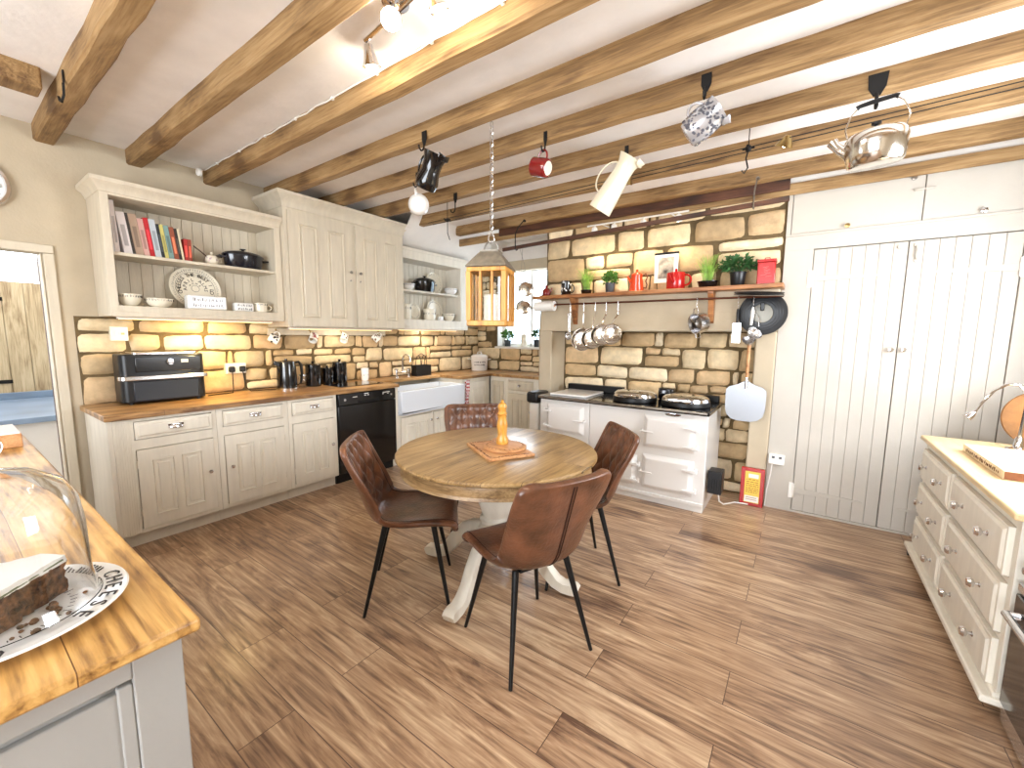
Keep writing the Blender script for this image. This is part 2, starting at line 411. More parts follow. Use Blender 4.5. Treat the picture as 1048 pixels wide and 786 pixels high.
def drawer(par, F, u0, u1, z0, z1, n, mt, pull='cup', knobs=()):
    b = B(); b.fb(F, u0, u1, z0, z1, n - .012, n + .012)
    b.fb(F, u0 + .012, u1 - .012, z0 + .012, z1 - .012, n + .011, n + .02, .012)
    d = b.build('drawer', mt, par, bevel=.002)
    if pull == 'cup': cup(d, F, (u0 + u1) / 2, (z0 + z1) / 2, n + .02)
    for ku in knobs:
        kb = B(); kb.lathe([(.012, 0), (.006, .006), (.006, .014), (.017, .019), (.021, .028), (.016, .038), (0, .041)], F.p(ku, n + .02, (z0 + z1) / 2 + .005), F.n, 16)
        kb.build('knob', chrome_m, d)
    return d
def cornice(b, path, z0, outs, hs, closed=False):
    """moulded strip: path of (x,y,nx,ny) corners, section given by offsets and heights"""
    rows = []
    for (x, y, nx, ny) in path:
        rows.append([b.bm.verts.new((x + nx * o_, y + ny * o_, z0 + h_)) for o_, h_ in zip(outs, hs)])
    for i in range(len(rows) - 1):
        for j in range(len(outs) - 1): b.f([rows[i][j], rows[i + 1][j], rows[i + 1][j + 1], rows[i][j + 1]])
    b.f(rows[0]); b.f(rows[-1])
    for i in range(len(rows) - 1): b.f([rows[i][0], rows[i + 1][0], rows[i + 1][-1], rows[i][-1]])

# ---- rubble stone facing
def rubble(u0, u1, z0, z1, seed, big=1.0, tint=0):
    rnd = random.Random(seed); cells = []
    z = z0
    while z < z1 - .02:
        h = rnd.choice((.085, .105, .12, .14, .17)) * big
        if z1 - (z + h) < .07 * big: h = z1 - z
        u = u0
        while u < u1 - .01:
            wd = rnd.uniform(.15, .42) * big
            if u1 - (u + wd) < .09 * big: wd = u1 - u
            k = rnd.random()
            if h > .13 * big and k < .30 and wd > .14:
                s = rnd.uniform(.4, .62) * h
                cells.append((u, u + wd, z, z + s))
                if rnd.random() < .5 and wd > .22:
                    q = rnd.uniform(.4, .6) * wd; cells += [(u, u + q, z + s, z + h), (u + q, u + wd, z + s, z + h)]
                else: cells.append((u, u + wd, z + s, z + h))
            elif k < .42 and wd > .26:
                q = rnd.uniform(.72, .85) * wd; cells += [(u, u + q, z, z + h), (u + q, u + wd, z, z + h)]
            else: cells.append((u, u + wd, z, z + h))
            u += wd
        z += h
    return cells
PAL = [(214, 192, 154), (220, 200, 164), (206, 180, 140), (198, 170, 130), (226, 208, 176), (190, 164, 126), (216, 196, 160), (210, 190, 156), (202, 174, 136)]
def stone_face(F, u0, u1, z0, z1, seed, name, parent=None, big=1.0, holes=(), depth=.03, thick=.02):
    rnd = random.Random(seed + 7); b = B(); lay = b.bm.verts.layers.float_color.new('Col')
    pass
    def setc(vs, c):
        for v in vs: v[lay] = c
    def inhole(a, c, d, e):
        cx, cz = (a + c) / 2, (d + e) / 2
        return any(h[0] < cx < h[1] and h[2] < cz < h[3] for h in holes)
    for (a, c, d, e) in rubble(u0, u1, z0, z1, seed, big):
        if inhole(a, c, d, e): continue
        for h in holes:   # trim at the openings
            if c > h[0] and a < h[0] and e > h[2] + .02 and d < h[3] - .02: c = h[0]
            if a < h[1] and c > h[1] and e > h[2] + .02 and d < h[3] - .02: a = h[1]
        if c - a < .03: continue
        kk = rnd.uniform(.97, 1.10); g = .0045; A, C, D, E = a + g, c - g, d + g, e - g
        col = lin([max(0, min(255, q * kk)) for q in rnd.choice(PAL)]); sd = rnd.uniform(0, 100)
        jit = [(rnd.uniform(-.011, .011), rnd.uniform(-.009, .009)) for _ in range(4)]
        pr_ = depth * rnd.uniform(.55, 1.05)
        nu = max(6, min(14, int((C - A) / .022))); nv = max(5, min(10, int((E - D) / .020)))
        def fn(i, j):
            x, y = 2 * i - 1, 2 * j - 1
            # square to squircle
            k = .09
            X = x * math.sqrt(max(0, 1 - k * y * y)); Y = y * math.sqrt(max(0, 1 - k * x * x))
            jx = sum(jit[q][0] * wq for q, wq in enumerate(((1 - i) * (1 - j), i * (1 - j), (1 - i) * j, i * j)))
            jz = sum(jit[q][1] * wq for q, wq in enumerate(((1 - i) * (1 - j), i * (1 - j), (1 - i) * j, i * j)))
            uu = (A + C) / 2 + X * (C - A) / 2 + jx; zz = (D + E) / 2 + Y * (E - D) / 2 + jz
            ed = max(abs(x), abs(y)); hgt = (1 - ed ** 5) * pr_ if ed < .999 else -.006
            hgt += noise.noise(V((uu * 14 + sd, zz * 14, 0))) * .007 * (1 - ed ** 4)
            if ed > .999:
                uu += noise.noise(V((uu * 20, zz * 20, sd))) * .006; zz += noise.noise(V((zz * 20, uu * 20, sd))) * .006
            return F.p(uu, hgt + .004, zz)
        gr = b.grid(fn, nu, nv)
        setc([v for row in gr for v in row], col)
    # mortar bed behind, cut round the openings
    b.mi = 1
    rects = [(u0, u1, z0, z1)]
    for h in holes:
        nr = []
        for (a, c, d, e) in rects:
            if h[0] >= c or h[1] <= a or h[2] >= e or h[3] <= d: nr.append((a, c, d, e)); continue
            if a < h[0]: nr.append((a, h[0], d, e))
            if c > h[1]: nr.append((h[1], c, d, e))
            A, C = max(a, h[0]), min(c, h[1])
            if d < h[2]: nr.append((A, C, d, h[2]))
            if e > h[3]: nr.append((A, C, h[3], e))
        rects = nr
    for r_ in rects: b.fb(F, *r_, -thick, .004)
    return b.build(name, [stone_m, mortar_m], parent, angle=60)
# ------------------------------------------------------------------ room shell
XL, XR, YB, YF, ZC = -4.21, 1.45, 5.03, -2.5, 2.79
b = B(); b.box(XL - .12, XR + .1, YF - .1, YB + .3, -.06, 0); struct(b.build('floor', floor_m, None, (XL, YF, 0)))
b = B(); b.box(XL - .12, XR + .1, YF - .1, YB + .3, ZC, ZC + .08); struct(b.build('ceiling', ceil_m, None, (XL, YF, ZC)))
def walled(name, F, u0, u1, z0, z1, t, holes, mt):
    """wall slab with rectangular openings"""
    b = B(); us = sorted({u0, u1, *[h[0] for h in holes], *[h[1] for h in holes]})
    for a, c in zip(us, us[1:]):
        zs = [(z0, z1)]
        for h in holes:
            if h[0] < c and h[1] > a:
                zs = [q for s in zs for q in ((s[0], min(s[1], h[2])), (max(s[0], h[3]), s[1])) if q[1] - q[0] > 1e-4]
        for z_ in zs: b.fb(F, a, c, z_[0], z_[1], -t, 0)
    return struct(b.build(name, mt, None, F.p(u0, 0, 0)))
FL_ = Fr((XL, 0, 0), (0, 1, 0), (1, 0, 0)); FB_ = Fr((0, YB, 0), (1, 0, 0), (0, -1, 0))
FR_ = Fr((XR, 0, 0), (0, 1, 0), (-1, 0, 0)); FF_ = Fr((0, YF, 0), (1, 0, 0), (0, 1, 0))
wall_left = walled('wall_left', FL_, YF, YB + .3, 0, ZC, .12, [(-.42, .505, 0, 1.97)], plaster)
wall_back = walled('wall_back', FB_, XL, XR, 0, ZC, .30, [(-3.86, -2.75, 1.28, 2.44)], plaster_white)
walled('wall_right', FR_, YF, YB + .3, 0, ZC, .1, [(2.05, 3.45, 1.1, 2.3)], plaster)
walled('wall_front', FF_, XL, XR, 0, ZC, .1, [(-2.4, .6, .5, 2.4)], plaster)  # unseen opening added behind the camera to let light in
# architrave round the passage opening
b = B()
for a in ((.508, .56, 0, 1.969), (-.475, -.422, 0, 1.969), (-.475, .56, 1.971, 2.025)): b.fb(FL_, *a, 0, .018)
b.fb(FL_, .495, .504, 0, 1.969, -.12, .004); b.fb(FL_, -.419, -.408, 0, 1.969, -.12, .004)
struct(b.build('trim_1', cream, None, (XL, .53, 0), bevel=.004))
# rubble stone on the left wall above the worktop, and on the short window wall
stone_face(FL_, .62, YB + .01, .925, 1.56, 5, 'stone_facing', wall_left, big=1.2, depth=.035)
stone_face(FB_, XL - .01, -2.43, .925, 2.44, 11, 'stone_facing', wall_back, big=1.1, holes=[(-3.83, -2.3, 1.27, 2.6)], depth=.035)
# plaster bulkhead over the corner shelves
b = B(); b.grid(lambda i, j: V((XL + .01 + .42 * math.sin(j * PI / 2) + .15 * j * j, 3.22 + i * (YB - 3.22), 2.44 + .35 * (1 - math.cos(j * PI / 2)))), 2, 10)
struct(b.build('trim_2', plaster_white, None, (XL, 3.22, 2.44)))

# window over the return worktop
win = T('window_1', 'white painted sash window in the stone recess behind the lantern', 'window', (-3.3, YB + .24, 1.28)); win['kind'] = 'structure'
b = B()
for a in ((-3.86, -3.81, 1.28, 2.44), (-2.80, -2.75, 1.28, 2.44), (-3.86, -2.75, 1.28, 1.33), (-3.86, -2.75, 2.39, 2.44), (-3.36, -3.32, 1.28, 2.44), (-3.86, -2.75, 1.84, 1.87)): b.fb(FB_, *a, -.26, -.20)
b.build('window_frame', plastic_m, win, bevel=.004)
b = B(); b.fb(FB_, -3.86, -2.75, 1.28, 2.44, -.235, -.231); b.build('glass_pane', pane_m, win)
b = B(); b.fb(FB_, -3.86, -2.43, 1.255, 1.285, -.20, .02); b.build('window_sill', plaster_white, win, bevel=.006)
b = B(); b.fb(FB_, -3.86, -2.45, 2.38, 2.52, -.1, .02); b.build('blind_cassette', plaster, win, bevel=.01)
# pale rendered wall across the yard
b = B(); b.box(-6.5, 0.5, 9.0, 9.2, -.2, 2.1); struct(b.build('yard_wall', outside_m, None, (-3, 9, 0)))

# chimney breast: stone above, plaster lintel and piers, stone fire recess behind the cooker
YS, YL, YN = 4.10, 3.97, 4.28
b = B()
b.box(-2.42, -.19, YS + .02, YB, 1.86, ZC)
b.box(-2.42, -.19, YL, YB, 1.50, 1.86)
b.box(-2.42, -2.27, YL, YB, 0, 1.50); b.box(-.345, -.19, 4.07, YB, 0, 1.50); b.box(-2.27, -.345, YN + .02, YB, 0, 1.50)
cb = struct(b.build('wall_chimney', plaster, None, (-1.3, YL, 0), bevel=.012))
stone_face(Fr((0, YS, 0), (1, 0, 0), (0, -1, 0)), -2.42, -.19, 1.862, ZC - .02, 23, 'stone_facing', cb, big=1.45, depth=.03)
stone_face(Fr((0, YN, 0), (1, 0, 0), (0, -1, 0)), -2.268, -.347, .0, 1.498, 31, 'stone_facing', cb, big=1.2, depth=.04)

# passage beyond the doorway
b = B(); b.box(-7.2, XL - .12, -1.6, 1.7, -.06, 0); struct(b.build('floor_passage', mat('pale_tiles', (222, 216, 206), .35, var=.04), None, (-5.5, 0, 0)))
b = B(); b.box(-6.5, -6.4, -1.6, 1.7, 0, .75); b.box(-6.5, -6.4, -1.6, 1.7, 1.95, 2.15); b.box(-6.5, -6.4, .78, 1.7, .75, 1.95); b.box(-6.5, -6.4, -1.6, 1.7, 2.62, 2.9)
struct(b.build('wall_passage', plaster_white, None, (-6.4, 0, 0)))
b = B(); b.box(-6.5, XL - .12, -1.7, 1.7, 2.88, 2.95); struct(b.build('ceiling_passage', plaster_white, None, (-5.4, 0, 2.88)))
b = B(); b.box(-6.5, XL - .12, 1.6, 1.7, 0, 2.9); b.box(-6.5, XL - .12, -1.7, -1.6, 0, 2.9); struct(b.build('wall_passage_side', plaster_white, None, (-5.3, 1.6, 0)))
pd = T('plank_door', 'stripped pine plank door with dark strap hinges seen through the doorway', 'door', (-6.36, .2, .78))
FP = Fr((-6.40, 0, 0), (0, 1, 0), (1, 0, 0))
b = B()
for k in range(9): b.fb(FP, -.55 + k * .145, -.55 + k * .145 + .141, .79, 1.93, .01, .045)
b.fb(FP, -.55, .75, .79, 1.93, .005, .03)
b.build('door_leaf', plankdoor_m, pd, bevel=.003)
for z in (1.74, .94):
    b = B(); b.fb(FP, -.2, .47, z, z + .035, .045, .052); lab(b.build('strap_hinge', iron_m, pd), 'black iron strap hinge')
t = T('stone_counter', 'low blue grey slate topped counter in the passage below the plank door', 'counter', (-5.6, .2, 0))
b = B(); b.box(-6.35, -4.85, -1.2, 1.4, .74, .785); b.box(-6.345, -6.31, -1.2, 1.4, .785, .85); b.build('slate_top', slate_m, t, bevel=.005)
b = B(); b.box(-6.3, -4.95, -1.15, 1.35, .0, .74); b.build('base', plaster_white, t)

# ------------------------------------------------------------------ ceiling beams
def beam(y, x0, x1, label, wd=.115, z0=2.685, z1=2.80, seed=0, mt=beam_m):
    rnd = random.Random(seed); b = B(); n = 26; prev = None; h = wd / 2; c = .012
    for i in range(n + 1):
        x = x0 + (x1 - x0) * i / n; jy = rnd.uniform(-.004, .004); jz = rnd.uniform(-.003, .003)
        prof = [(-h, z1), (-h + rnd.uniform(-.003, .003), z0 + c), (-h + c, z0), (h - c, z0), (h + rnd.uniform(-.003, .003), z0 + c), (h, z1)]
        ring = [b.bm.verts.new((x, y - wd / 2 + q[0] + jy, q[1] + (jz if q[1] < z1 else 0))) for q in prof]
        if prev: b.skin(prev, ring)
        else: b.cap(ring)
        prev = ring
    b.cap(prev)
    return tag(b.build('ceiling_beam', mt, None, (x0, y - wd / 2, z0), angle=28), label, 'beam', 'oak ceiling beams')
BE = [(.625, XL, 'oak ceiling beam nearest the passage doorway, met by the short trimmer beam'),
      (1.085, XL, 'oak ceiling beam ending on the bare wall above the books'),
      (1.565, XL, 'oak ceiling beam with a white sensor at its wall end'),
      (2.03, XL, 'oak ceiling beam carrying the lantern chain and the black jug'),
      (2.48, XL, 'oak ceiling beam carrying the red mug and the silver patterned jug'),
      (2.96, XL, 'oak ceiling beam carrying the tall cream jug and the kettle'),
      (3.46, -3.75, 'oak ceiling beam with the cable lights strung just in front of it'),
      (4.025, -3.65, 'last full oak ceiling beam, in front of the dark plank and chimney stone')]
for k, (y, x0, lb_) in enumerate(BE): beam(y, x0, XR, lb_, seed=k, wd=.10 if k < 3 else .085)
b = B(); b.box(-3.70, 1.44, 4.052, 4.072, 2.572, 2.66)
tag(b.build('wall_beam', beam_m, None, (-1.1, 4.06, 2.572), bevel=.004), 'oak timber running along the top of the stone and the cupboard doors', 'beam')
b = B(); b.box(-.19, XR, 4.075, 4.13, 2.626, ZC + .01); struct(b.build('trim_3', plaster_white, None, (.6, 4.1, 2.63)))
b = B(); b.fb(FL_, .494, .5, 0, 1.965, -.125, -.085); struct(b.build('trim_4', darkbeam_m, None, (XL, .5, 0)))
b = B(); b.box(-3.44, -3.30, -2.4, .47, 2.685, ZC + .01)
tag(b.build('trimmer_beam', beam_m, None, (-3.37, .47, 2.685), bevel=.01), 'short oak trimmer beam joined at right angles into the first ceiling beam', 'beam')

# ------------------------------------------------------------------ left run of base cabinets
X0 = -3.555; FX = Fr((X0, 0, 0), (0, 1, 0), (1, 0, 0))
def carcass(par, F, u0, u1, depth, z0=.105, z1=.887, mt=cream2, openings=(), plinth=True, name='carcass'):
    """face frame and box; openings are the door and drawer holes"""
    b = B(); b.fb(F, u0, u1, z0, z1, -depth, -.055)
    us = sorted({u0, u1, *[o[0] for o in openings], *[o[1] for o in openings]})
    for a, c in zip(us, us[1:]):
        zs = [(z0, z1)]
        for h in openings:
            if h[0] < c - 1e-5 and h[1] > a + 1e-5: zs = [q for s in zs for q in ((s[0], min(s[1], h[2])), (max(s[0], h[3]), s[1])) if q[1] - q[0] > 1e-4]
        for z_ in zs: b.fb(F, a, c, z_[0], z_[1], -.056, 0)
    o = b.build(name, mt, par, bevel=.0015)
    if plinth:
        b = B(); b.fb(F, u0, u1, 0, z0, -depth, -.07); b.build('plinth', mt, par)
    return o
g = .004
units = [(.64, 1.207, .742, 1.175, 'r', 'cream base cabinet below the air fryer, at the passage end of the run'),
         (1.209, 1.732, 1.25, 1.69, 'l', 'cream base cabinet with its knob on the left, middle of three beside the dishwasher'),
         (1.734, 2.18, 1.768, 2.15, 'r', 'cream base cabinet directly left of the black dishwasher')]
for (u0, u1, a, c, side, lb_) in units:
    t = T('base_cabinet', lb_, 'cabinet', (X0 - .3, (u0 + u1) / 2, 0), 'cream base cabinets under the left worktop')
    carcass(t, FX, u0, u1, .60, openings=[(a - g, c + g, .135 - g, .672 + g), (a - g, c + g, .742, .866)])
    ku = c - .035 if side == 'r' else a + .035; hu = a - .002 if side == 'r' else c + .002
    d = door(t, FX, a, c, .135, .672, 0, cream2, ku, .43, 2, hu)
    drawer(t, FX, a, c, .747, .861, 0, cream2)
    if u0 < .7:   # fluted end panel
        b = B(); b.box(X0 - .62, X0 - .002, .615, .64, 0, .887); b.build('end_panel', cream2, t, bevel=.003)
        b = B()
        for k in range(7): b.fb(FX, .648 + k * .012, .653 + k * .012, .11, .885, 0, .003)
        b.build('fluted_stile', cream2, t, bevel=.001)

# dishwasher
t = T('dishwasher', 'black dishwasher between the cream cabinets under the worktop', 'dishwasher', (X0 - .3, 2.525, 0))
b = B(); b.fb(FX, 2.19, 2.865, .10, .885, -.58, -.02); b.build('casing', black_m, t)
b = B(); b.fb(FX, 2.192, 2.863, .105, .765, -.02, .012); b.build('door', blackgloss_m, t, bevel=.004)
b = B(); b.fb(FX, 2.192, 2.863, .77, .885, -.02, .016, .004); pnl = b.build('control_panel', blackgloss_m, t, bevel=.004)
for u in (2.26, 2.80):
    b = B(); b.lathe([(.013, 0), (.012, .006), (0, .007)], FX.p(u, .016, .825), (1, 0, 0), 14); lab(b.build('button', chrome_m, pnl), 'small chrome button')
b = B(); b.fb(FX, 2.40, 2.66, .775, .802, .014, .0165); b.build('recessed_grip', black_m, pnl)
b = B()
for (u, z, wd) in ((2.50, .862, .05), (2.485, .845, .02), (2.52, .845, .02), (2.37, .84, .05), (2.74, .85, .09), (2.70, .836, .02), (2.76, .836, .02)):
    b = B(); b.fb(FX, u - wd / 2, u + wd / 2, z, z + .006, .016, .0168); lab(b.build('printed_mark', plastic_m, pnl), 'small white printed mark')
b = B(); b.fb(FX, 2.19, 2.865, 0, .10, -.58, -.06); b.build('plinth', black_m, t)

# sink cabinet and farmhouse sink
t = T('sink_cabinet', 'cream cabinet carrying the white farmhouse sink', 'cabinet', (X0 - .3, 3.41, 0))
carcass(t, FX, 2.87, 3.95, .60, z1=.57, openings=[(2.93, 3.40, .13, .545), (3.42, 3.90, .13, .545)])
door(t, FX, 2.934, 3.396, .135, .54, 0, cream2, 3.36, .46, 2)
door(t, FX, 3.424, 3.896, .135, .54, 0, cream2, 3.46, .46, 2)
b = B(); b.fb(FX, 2.87, 2.905, .57, .887, -.5, 0); b.build('side_post', cream2, t, bevel=.002)
b = B(); b.fb(FX, 3.93, 3.95, .57, .887, -.5, 0); b.build('side_post', cream2, t, bevel=.002)
b = B(); sx0, sx1 = X0 - .42, X0 + .055; sy0, sy1 = 2.905, 3.93; w_ = .03
b.box(sx0, sx1, sy0, sy1, .60, .63); b.box(sx1 - w_, sx1, sy0, sy1, .63, .868); b.box(sx0, sx0 + w_, sy0, sy1, .63, .868)
b.box(sx0 + w_, sx1 - w_, sy0, sy0 + w_, .63, .868); b.box(sx0 + w_, sx1 - w_, sy1 - w_, sy1, .63, .868)
tag(b.build('farmhouse_sink', sink_m, None, (X0 - .2, 3.4, .57), bevel=.012, seg=3), 'deep white farmhouse sink set under the wooden worktop', 'sink')
bpy.data.objects['farmhouse_sink'].location.z -= .03

t = T('corner_cabinet', 'narrow cream cabinet in the corner beyond the sink', 'cabinet', (X0 - .3, 4.22, 0), 'cream cabinets round the sink corner')
carcass(t, FX, 3.952, 4.50, .60, openings=[(4.05, 4.44, .13, .84)])
door(t, FX, 4.054, 4.436, .135, .835, 0, cream2, None, None, 1, None)
b = B(); pts = []
def towel(i, j):
    u = 3.965 + i * .085 + .006 * math.sin(j * 5); z = .865 - j * .34
    return V((X0 + .022 + .010 * math.sin(i * 9 + j * 3), u + .01 * math.sin(j * 7) * (i - .5), z))
b.grid(towel, 12, 16)
tag(b.build('tea_towel', None or mat('red_white_check', (225, 205, 205), .9), None, (X0, 4.0, .52), solid=.004), 'red and white checked tea towel hanging beside the sink', 'towel')
mt = MATS['red_white_check']; nt = mt.node_tree; ck = nt.nodes.new('ShaderNodeTexChecker'); ck.inputs['Scale'].default_value = 45
ck.inputs['Color1'].default_value = lin((176, 60, 66)); ck.inputs['Color2'].default_value = lin((236, 226, 226))
tcn = nt.nodes.new('ShaderNodeTexCoord'); nt.links.new(tcn.outputs['Object'], ck.inputs['Vector']); nt.links.new(ck.outputs['Color'], nt.nodes['Principled BSDF'].inputs['Base Color'])

# return run beneath the window
FY = Fr((0, 4.52, 0), (1, 0, 0), (0, -1, 0))
t = T('corner_cabinet', 'cream one-door cabinet turning the corner below the enamel bread crock', 'cabinet', (-3.4, 4.77, 0), 'cream cabinets round the sink corner')
carcass(t, FY, -3.55, -3.29, .5, openings=[(-3.53, -3.32, .13, .83)])
door(t, FY, -3.527, -3.323, .135, .825, 0, cream, None, None, 1, None, marg=.05)
t = T('base_cabinet', 'cream cabinet with one drawer below the window, left of the cooker', 'cabinet', (-2.95, 4.77, 0), 'cream cabinets round the sink corner')
carcass(t, FY, -3.288, -2.44, .5, openings=[(-3.25, -2.84, .13, .68), (-3.25, -2.84, .71, .855)])
door(t, FY, -3.247, -2.843, .135, .676, 0, cream, -2.875, .45, 2, None)
drawer(t, FY, -3.247, -2.843, .714, .851, 0, cream, None, (-3.045,))

# L-shaped oak worktop with a cut-out over the sink
b = B(); zt, zb = .925, .888
b.box(XL + .005, X0 + .03, .60, 2.905, zb, zt); b.box(XL + .005, X0 - .36, 2.905, 3.90, zb, zt)
b.box(XL + .005, X0 + .03, 3.90, 4.49, zb, zt); b.box(XL + .005, -2.43, 4.49, YB - .02, zb, zt)
tag(b.build('oak_worktop', worktop_m, None, (XL + .3, 2.5, zb), bevel=.004), 'L-shaped oiled oak worktop along the stone wall to the window', 'worktop')
# ------------------------------------------------------------------ wall units on the left wall
def beadboard(par, x, y0, y1, z0, z1, mt=cream, pitch=.072):
    b = B(); n = max(1, round((y1 - y0) / pitch)); p_ = (y1 - y0) / n
    for k in range(n): b.box(XL + .012, x, y0 + k * p_ + .002, y0 + (k + 1) * p_ - .002, z0, z1)
    b.box(XL + .010, x - .006, y0, y1, z0, z1)
    return b.build('back_boarding', mt, par, bevel=.002)
def shelf_unit(lb_, xf, y0, y1, iy0, iy1, zb_, z1_, zm, z2_, zt_, corn, mt):
    t = T('wall_shelf_unit', lb_, 'shelf unit', ((xf + XL) / 2, (y0 + y1) / 2, zb_))
    b = B()
    for a, c in ((y0, iy0), (iy1, y1)): b.box(XL + .008, xf - .022, a, c, zb_, zt_)
    b.box(XL + .008, xf - .022, iy0, iy1, zb_ + .02, z1_); b.box(XL + .008, xf - .022, iy0, iy1, z2_, zt_)
    F = Fr((xf, 0, 0), (0, 1, 0), (1, 0, 0))
    b.fb(F, y0, iy0 , zb_, zt_, -.022, 0); b.fb(F, iy1, y1, zb_, zt_, -.022, 0); b.fb(F, iy0, iy1, zb_, z1_, -.022, 0); b.fb(F, iy0, iy1, z2_, zt_, -.022, 0)
    b.build('case', mt, t, bevel=.0015)
    b = B(); b.box(XL + .03, xf - .03, iy0 - .003, iy1 + .003, zm - .022, zm); b.build('shelf', mt, t, bevel=.003)
    beadboard(t, XL + .03, iy0, iy1, z1_, z2_, mt)
    b = B()
    if corn: cornice(b, [(XL + .006, y0, 0, -1), (xf, y0, 1, -1), (xf, y1, 1, 0)], zt_ - .03, (0, .006, .010, .022, .040, .046, .046, 0), (0, .004, .02, .04, .055, .06, .085, .085))
    else: b.box(xf - .02, xf + .012, y0, y1, zt_ - .02, zt_ + .012)
    b.build('cornice', mt, t)
    b = B(); b.box(xf - .10, xf + .008, y0 + .01, y1 - .01, zb_ - .004, zb_ + .03); b.build('light_pelmet', mt, t, bevel=.004)
    return t
shelf_unit('cream open shelf unit holding the row of books, left end of the stone wall', -3.85, .745, 1.895, .79, 1.842, 1.56, 1.632, 1.995, 2.357, 2.40, True, cream)
shelf_unit('white open shelf unit in the corner holding cream plates and a black pot', -3.90, 3.225, 4.44, 3.27, 4.30, 1.52, 1.635, 1.99, 2.345, 2.46, False, cream2)
t = T('wall_cupboard', 'tall cream two-door wall cupboard between the two open shelf units', 'cupboard', (-4.0, 2.57, 1.51))
XT = -3.80; FT = Fr((XT, 0, 0), (0, 1, 0), (1, 0, 0)); yt0, yt1 = 1.90, 3.222
carcass(t, FT, yt0, yt1, XT - XL - .008, 1.51, 2.60, cream, openings=[(1.932, 2.571, 1.515, 2.532), (2.604, 3.205, 1.515, 2.532)], plinth=False, name='case')
def tall_door(u0, u1, ku):
    b = B(); b.fb(FT, u0, u1, 1.518, 2.53, -.012, .012)
    pw = (u1 - u0 - .30) / 2
    for a in (u0 + .095, u0 + .095 + pw + .11): raised_panel(b, FT, a, a + pw, 1.60, 2.43, .012)
    d = b.build('door', cream, t, bevel=.002)
    b = B(); b.lathe([(.006, 0), (.005, .012), (.013, .016), (.015, .024), (.011, .030), (0, .032)], FT.p(ku, .012, 2.065), FT.n, 14); b.build('knob', pewter_m, d)
    b = B(); b.lathe([(.008, 0), (.007, .002), (0, .0025)], FT.p(ku + .005, .012, 1.985), FT.n, 10, sx=1.6); lab(b.build('keyhole_plate', pewter_m, d), 'small metal keyhole plate')
tall_door(1.935, 2.569, 2.535); tall_door(2.607, 3.203, 2.645)
b = B(); cornice(b, [(XL + .006, yt0, 0, -1), (XT, yt0, 1, -1), (XT, yt1, 1, 1), (XL + .006, yt1, 0, 1)], 2.55, (0, .006, .010, .016, .035, .060, .066, .066, 0), (0, .005, .03, .05, .07, .095, .10, .125, .125))
b.build('cornice', cream, t)
# mug rail under the cupboard
b = B(); b.box(XL + .025, XL + .055, 1.885, 3.23, 1.436, 1.502)
tag(b.build('mug_rail', cream, None, (XL + .04, 2.55, 1.436), bevel=.004), 'long cream wooden hook rail on the stone below the tall wall cupboard', 'rail')

# ------------------------------------------------------------------ enamel range cooker in the fire recess
RX0, RX1, RY, RZ = -2.155, -.585, 3.57, .82
FRG = Fr((0, RY, 0), (1, 0, 0), (0, -1, 0))
t = T('range_cooker', 'wide pale cast iron range cooker with two round chrome lids in the stone recess', 'cooker', (-1.37, 3.85, 0))
b = B(); b.box(RX0, -1.616, RY, 4.20, .06, RZ); b.box(-1.611, RX1, RY, 4.20, .06, RZ)
b.build('body', range_m, t, bevel=.006)
b = B(); b.box(RX0 + .01, RX1 - .005, RY + .01, 4.18, 0, .06); b.box(RX0, RX1, RY - .012, RY + .02, .055, .085); b.build('plinth', range_m, t, bevel=.004)
def oven_door(x0, x1, z0, z1, hinge='r'):
    b = B(); b.fb(FRG, x0, x1, z0, z1, 0, .012); b.fb(FRG, x0 + .004, x1 - .004, z0 + .004, z1 - .004, .010, .036, .030)
    d = b.build('oven_door', range_m, t, bevel=.006, seg=3)
    hx = x1 - .03 if hinge == 'r' else x0 + .03; s = 1 if hinge == 'r' else -1
    for hz in (z0 + .055, z1 - .075):
        b = B(); b.prism([(-.055, 0), (.03, -.014), (.05, -.010), (.05, .010), (.03, .014)], lambda a, c, h: FRG.p(hx + s * a, .022 + h, hz + c), 0, .032)
        b.cyl(FRG.p(hx + s * .055, .025, hz - .022), FRG.p(hx + s * .055, .025, hz + .022), .010, n=10)
        lab(b.build('hinge', enamel_m, d, bevel=.002), 'raised white hinge')
    cx = x0 + .01 if hinge == 'r' else x1 - .01
    b = B(); b.cyl(FRG.p(cx - s * .03, .045, (z0 + z1) / 2), FRG.p(cx + s * .085, .052, (z0 + z1) / 2), .008, .006, 10)
    b.lathe([(.012, 0), (.012, .05)], FRG.p(cx - s * .02, 0, (z0 + z1) / 2), FRG.n, 10)
    lab(b.build('latch_handle', enamel_m, d), 'white latch handle')
oven_door(-2.075, -1.667, .50, .785, 'l'); oven_door(-2.075, -1.667, .13, .43, 'l')
oven_door(-1.095, -.672, .495, .78); oven_door(-1.095, -.672, .128, .43); oven_door(-1.52, -1.143, .128, .405)
b = B(); b.lathe([(.045, 0), (.04, .008), (0, .010)], FRG.p(-.86, 0, .800), FRG.n, 20, sx=1.5, sy=.33, ref=(1, 0, 0)); lab(b.build('thermometer_badge', chrome_m, t), 'small chrome badge')
for x0, x1 in ((RX0 - .012, -1.62), (-1.615, RX1 + .012)):
    b = B(); b.box(x0, x1, RY - .03, 4.19, RZ, .855); b.build('top_plate', blackgloss_m, t, bevel=.008, seg=3)
b = B(); b.cyl((RX0 + .01, RY - .055, .846), (RX1 - .0, RY - .055, .846), .011, n=12)
for x in (RX0 + .03, -1.63, RX1 - .03): b.box(x - .012, x + .012, RY - .062, RY - .02, .836, .856)
lab(b.build('towel_rail', pewter_m, t), 'dark metal front towel rail')
